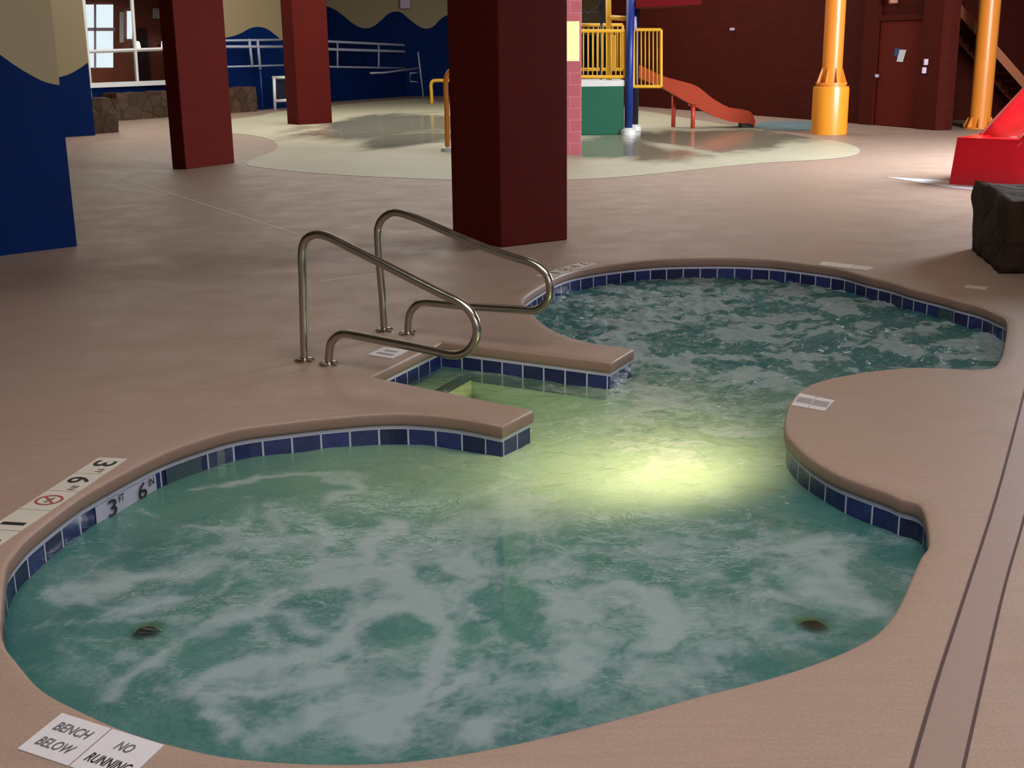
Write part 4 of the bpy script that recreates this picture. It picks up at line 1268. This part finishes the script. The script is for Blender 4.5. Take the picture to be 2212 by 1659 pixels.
MB().lathe(c1, [(0.34, 0), (0.34, 0.03)], 30).build('flange', M['orangepole'], pole2, smooth=True, autosmooth=40)
MB().tube([f(c1, 0.02), f(c1, HTOP - 0.05)], 0.225, 36).build('shaft', M['orangepole'], pole2, smooth=True, autosmooth=60)
gussets(c1, 0.03, 0.24, 0.225, 0.33, 8, pole2, 0.5)

# ------------------------------------------------------------------ red wall with door
w0, w1 = V0(P(1345, 227)), V0(P(2030, 281))
dQ = (w1 - w0).normalized(); bQ = Vector((-dQ.y, dQ.x, 0)); bQ = bQ if bQ.y > 0 else -bQ
pq = lambda x, y, o_=0.0: PV(x, y, w0 - bQ * o_, dQ)
wend = V0(pq(2036, 280))
wst = w0 - dQ * 1.0
struct(MB().slab([f(wst, 0), f(wend, 0), f(wend, HTOP), f(wst, HTOP)], bQ * 0.25).build('wall_right', M['redwall']))
rc1 = wend + Vector((0.25, 3.4, 0))
struct(MB().slab([f(wend, 0), f(rc1, 0), f(rc1, HTOP), f(wend, HTOP)], Vector((-0.2, 0, 0))).build('wall_recess_side', M['redwall']))
struct(MB().slab([f(rc1, 0), f(rc1 + Vector((16, 0, 0)), 0), f(rc1 + Vector((16, 0, 0)), HTOP), f(rc1, HTOP)], Vector((0, 0.2, 0))).build('wall_recess', M['redwall']))
# pilasters either side of the door and a dark recess beyond
def pil(x0_, x1_, th, name, mat):
    p, q = V0(pq(x0_, 270)), V0(pq(x1_, 275))
    return struct(MB().slab([f(p, 0), f(q, 0), f(q, HTOP), f(p, HTOP)], -bQ * th).build(name, mat))
pil(1862, 1890, 0.12, 'trim_4', M['trimred'])
pil(1992, 2034, 0.18, 'trim_5', M['trimred'])
p, q = V0(pq(1888, 270)), V0(pq(1994, 275))
zt = pq(1935, 44).z
struct(MB().slab([f(p, zt), f(q, zt), f(q, zt + 0.12), f(p, zt + 0.12)], -bQ * 0.10).build('trim_6', M['trimred']))
dr = thing('door_1', None, None, V0(pq(1938, 272))); dr['kind'] = 'structure'
p, q = V0(pq(1892, 270)), V0(pq(1988, 275))
MB().slab([f(p, 0.01), f(q, 0.01), f(q, zt), f(p, zt)], -bQ * 0.05).build('door_panel', M['doorred'], dr, bevel=0.01)
n_ = thing('door_notice', 'small white and blue notice stuck on the dark red door', 'sign', pq(1946, 122, 0.06))
MB().slab([pq(1937, 133, 0.06), pq(1950, 134, 0.06), pq(1958, 108, 0.06), pq(1944, 107, 0.06)], -bQ * 0.006).build('notice_sheet', M['doorsign'], n_)
MB().slab([pq(1931, 120, 0.055), pq(1938, 124, 0.055), pq(1946, 106, 0.055), pq(1934, 103, 0.055)], -bQ * 0.004).build('notice_corner', M['signblue'], n_)
for x, y, lab in ((2000, 134, 'upper'), (1996, 152, 'lower')):
    c = pq(x, y, 0.21)
    tag(MB().box(c, (0.09, 0.06, 0.13)).build('wall_switch', M['lav'], bevel=0.01), '%s small pale switch box on the pilaster right of the door' % lab, 'switch')
c = pq(1897, 164, 0.06); MB().tube([c, c - bQ * 0.07], 0.04, 12).build('door_handle', M['lav'], dr, smooth=True)
c = pq(1582, 63, 0.04); tag(MB().box(c, (0.14, 0.06, 0.07)).build('wall_fixture', M['lav'], bevel=0.01), 'tiny pale fixture on the dark red wall above the slide', 'fixture')
c = pq(1930, 2, 0.06); tag(MB().box(c, (0.2, 0.1, 0.12)).build('wall_fixture', M['stair'], bevel=0.02), 'small brown fixture on the wall above the dark red door', 'fixture')

# ------------------------------------------------------------------ stairs at upper right
YT = c1.y + 1.0
ty = lambda x, y, d_=0.0: PY(x, y, YT + d_)
sta = thing('staircase', 'orange-brown staircase descending behind the right orange pole', 'staircase', f(ty(2260, 262), 0))
topP, lowP = ty(2040, -3), ty(2262, 250)
slope = lowP - topP
def stringer(dy):
    a, b = topP + Vector((0, dy, 0)), lowP + Vector((0, dy, 0))
    b = a + slope * ((a.z - 0.02) / max(0.01, a.z - b.z)) if b.z > 0 else b
    u = Vector((0, 0, 0.26))
    return MB().slab([a, b, b + u, a + u], Vector((0, 0.06, 0))).build('stringer', M['stair'], sta)
wst_ = 1.5
stringer(0.0); stringer(wst_)
Ls = slope.length
nst = 15
for k in range(nst):
    p = topP + slope * ((k + 0.5) / nst) * 1.0
    if p.z < 0.05: break
    stx = abs(slope.x) / nst; stz = abs(slope.z) / nst
    MB().box((p.x, p.y + 0.06 + (wst_ - .06) / 2, p.z + 0.16), (stx * 1.05, wst_ - 0.07, 0.05)).build('tread', M['stair'], sta)
    MB().box((p.x - stx / 2 + 0.02, p.y + 0.06 + (wst_ - .06) / 2, p.z + 0.16 + stz / 2), (0.03, wst_ - 0.07, stz)).build('riser', M['stairdark'], sta)

# ------------------------------------------------------------------ red slide run-out
q0 = V0(P(2050, 398)); q1 = V0(P(2212, 408)); dS = (q1 - q0).normalized(); bS = Vector((-dS.y, dS.x, 0)); bS = bS if bS.y > 0 else -bS
ps_ = lambda x, y, o_=0.0: PV(x, y, q0 + bS * o_, dS)
zs = ps_(2140, 300).z
rs = thing('red_slide', 'bright red water slide run-out block at the right edge of the pad', 'slide', q0 + dS * 0.7)
WB, DB = 1.55, 1.5
tl0 = V0(ps_(2066, 300))
bl, br = q0, q0 + dS * WB
bb = [bl, br, br + bS * DB, bl + bS * DB]
ins = (tl0 - q0).dot(dS)
tt = [bl + dS * ins + bS * 0.03, br - dS * ins + bS * 0.03, br - dS * ins + bS * (DB - .05), bl + dS * ins + bS * (DB - .05)]
mb = MB()
B4 = [f(p, 0) for p in bb]; T4 = [f(p, zs) for p in tt]
tw0, tw1 = 0.30, WB - 0.30
for k in range(4): mb.poly([B4[k], B4[(k + 1) % 4], T4[(k + 1) % 4], T4[k]])
# top rim with a sunken trough
c4 = [bl + dS * (ins + 0.22) + bS * 0.30, br - dS * (ins + .22) + bS * 0.30, br - dS * (ins + .22) + bS * (DB - .05), bl + dS * (ins + .22) + bS * (DB - .05)]
C4 = [f(p, zs) for p in c4]; D4 = [f(p, zs - 0.22) for p in c4]
for k in range(4):
    mb.poly([T4[k], T4[(k + 1) % 4], C4[(k + 1) % 4], C4[k]])
    mb.poly([C4[k], C4[(k + 1) % 4], D4[(k + 1) % 4], D4[k]])
mb.poly(D4)
o = weld(mb.build('run_out_block', M['red'], rs), 0.001)
bv = o.modifiers.new('bevel', 'BEVEL'); bv.width = 0.035; bv.segments = 3; bv.limit_method = 'ANGLE'
for pl in o.data.polygons: pl.use_smooth = True
o.modifiers.new('wn', 'WEIGHTED_NORMAL')
# flume coming down from behind right
fm = MB()
fd = (dS * 0.62 + bS * 0.78).normalized(); fs = Vector((fd.y, -fd.x, 0))
st_ = c4[0] + dS * 0.20 + bS * 0.02
path = []
for k in range(13):
    s_ = k / 12
    ctr_ = st_ + fd * (2.6 * s_)
    path.append(f(ctr_, zs - 0.16 + 1.9 * s_))
Wf = 0.42
prof_ = [(-1.22, 0.34), (-1.05, 0.36), (-0.9, 0.27), (-0.72, 0.10), (-0.4, 0.02), (0, 0.0), (0.4, 0.02), (0.72, 0.10), (0.9, 0.27), (1.05, 0.36), (1.22, 0.34)]
for k in range(12):
    for j in range(len(prof_) - 1):
        q_ = lambda k_, j_: path[k_] + fs * (prof_[j_][0] * Wf) + Vector((0, 0, prof_[j_][1] * (0.25 + 0.75 * min(1, k_ / 4))))
        fm.poly([q_(k, j), q_(k, j + 1), q_(k + 1, j + 1), q_(k + 1, j)])
o = weld(fm.build('flume', M['red'], rs, smooth=True), 0.001)
sd = o.modifiers.new('thick', 'SOLIDIFY'); sd.thickness = 0.05; sd.offset = 0
for s_ in (0.7, 1.0):
    k = int(12 * s_); MB().tube([f(path[k], 0), f(path[k], path[k].z - 0.02)], 0.06, 12).build('flume_leg', M['legred'], rs, smooth=True)

# stone planter at the right edge -----------------------------------
s0 = V0(P(2163, 592)); 
base = [s0, s0 + Vector((1.1, -0.05, 0)), s0 + Vector((1.15, 1.25, 0)), s0 + Vector((0.22, 1.35, 0))]
hst = PV(2185, 418, s0 + Vector((0, 0.5, 0)), Vector((1, 0, 0))).z
o = rough_prism([p - s0 for p in base], hst, 0.05, 21, (12,)).build('stone_planter', M['rock2'], smooth=True)
o.location = s0
tag(o, 'rough dark brown stone planter at the right edge of the deck', 'planter')

# ------------------------------------------------------------------ ceiling and far-side shell
struct(MB().box((0, 28, HTOP + 0.1), (52, 62, 0.2)).build('ceiling', M['cream']))
struct(MB().box((-25.9, 28, HTOP / 2), (0.2, 62, HTOP)).build('wall_far_left', M['cream']))

# ------------------------------------------------------------------ light
def area(name, loc, tgt, sx, sy_, power, col):
    l = bpy.data.lights.new(name, 'AREA'); l.shape = 'RECTANGLE'; l.size = sx; l.size_y = sy_; l.energy = power; l.color = col
    ob = bpy.data.objects.new(name, l); COL.objects.link(ob); ob.location = loc
    ob.rotation_euler = (Vector(tgt) - Vector(loc)).to_track_quat('-Z', 'Y').to_euler()
    return ob
warm = (1.0, 0.93, 0.90); cool = (0.90, 0.95, 1.0)
area('ceiling_fill_near', (0.5, 3.2, 6.2), (0.5, 3.3, 0), 6, 5, 410, warm)  # this and the next two: unseen area lights added, one per zone
area('ceiling_fill_mid', (-2, 14, 6.2), (-2, 14.1, 0), 9, 6, 45, warm)
area('ceiling_fill_far', (-2, 32, 6.2), (-2, 32.1, 0), 16, 12, 1700, (1.0, 0.95, 0.88))
area('window_light_right', (10.2, 17.4, 3.1), (4.8, 20.0, 0), 5, 3.4, 2400, cool)
area('front_fill_light', (3, -2.5, 3.2), (1, 8, 1.0), 8, 3.5, 190, (1.0, 0.95, 0.92))  # added fill from behind the camera, no window is built there
lbc = lb.lerp(wA, 0.5) + dW * 0.5
area('lobby_fill', (lbc.x, lbc.y, 3.4), (lbc.x, lbc.y + 0.1, 0), 3, 2, 220, (1.0, 0.85, 0.7))  # added fill that lifts the dark lobby, no fitting is built for it
sp = bpy.data.lights.new('spa_lamp', 'SPOT'); sp.energy = 150; sp.color = (1.0, 0.90, 0.60); sp.spot_size = math.radians(140); sp.spot_blend = 1.0; sp.shadow_soft_size = 0.2
ob = bpy.data.objects.new('spa_lamp', sp); COL.objects.link(ob); ob.location = lpos + inn * 0.42 + Vector((0, 0, -0.45))
ob.rotation_euler = (P(1250, 930, -0.10) - ob.location).to_track_quat('-Z', 'Y').to_euler()

w = bpy.data.worlds.new('world'); scn.world = w; w.use_nodes = True
bg = w.node_tree.nodes['Background']; bg.inputs[0].default_value = (0.75, 0.78, 0.85, 1); bg.inputs[1].default_value = 0.25

scn.view_settings.view_transform = 'Standard'
scn.view_settings.look = 'None'
scn.view_settings.exposure = 0.0
cy = scn.cycles
cy.max_bounces = 4; cy.diffuse_bounces = 2; cy.glossy_bounces = 3; cy.transmission_bounces = 4; cy.transparent_max_bounces = 8
cy.caustics_reflective = False; cy.caustics_refractive = False
cy.sample_clamp_indirect = 4.0
cy.use_denoising = True
cy.use_adaptive_sampling = True; cy.adaptive_threshold = 0.04
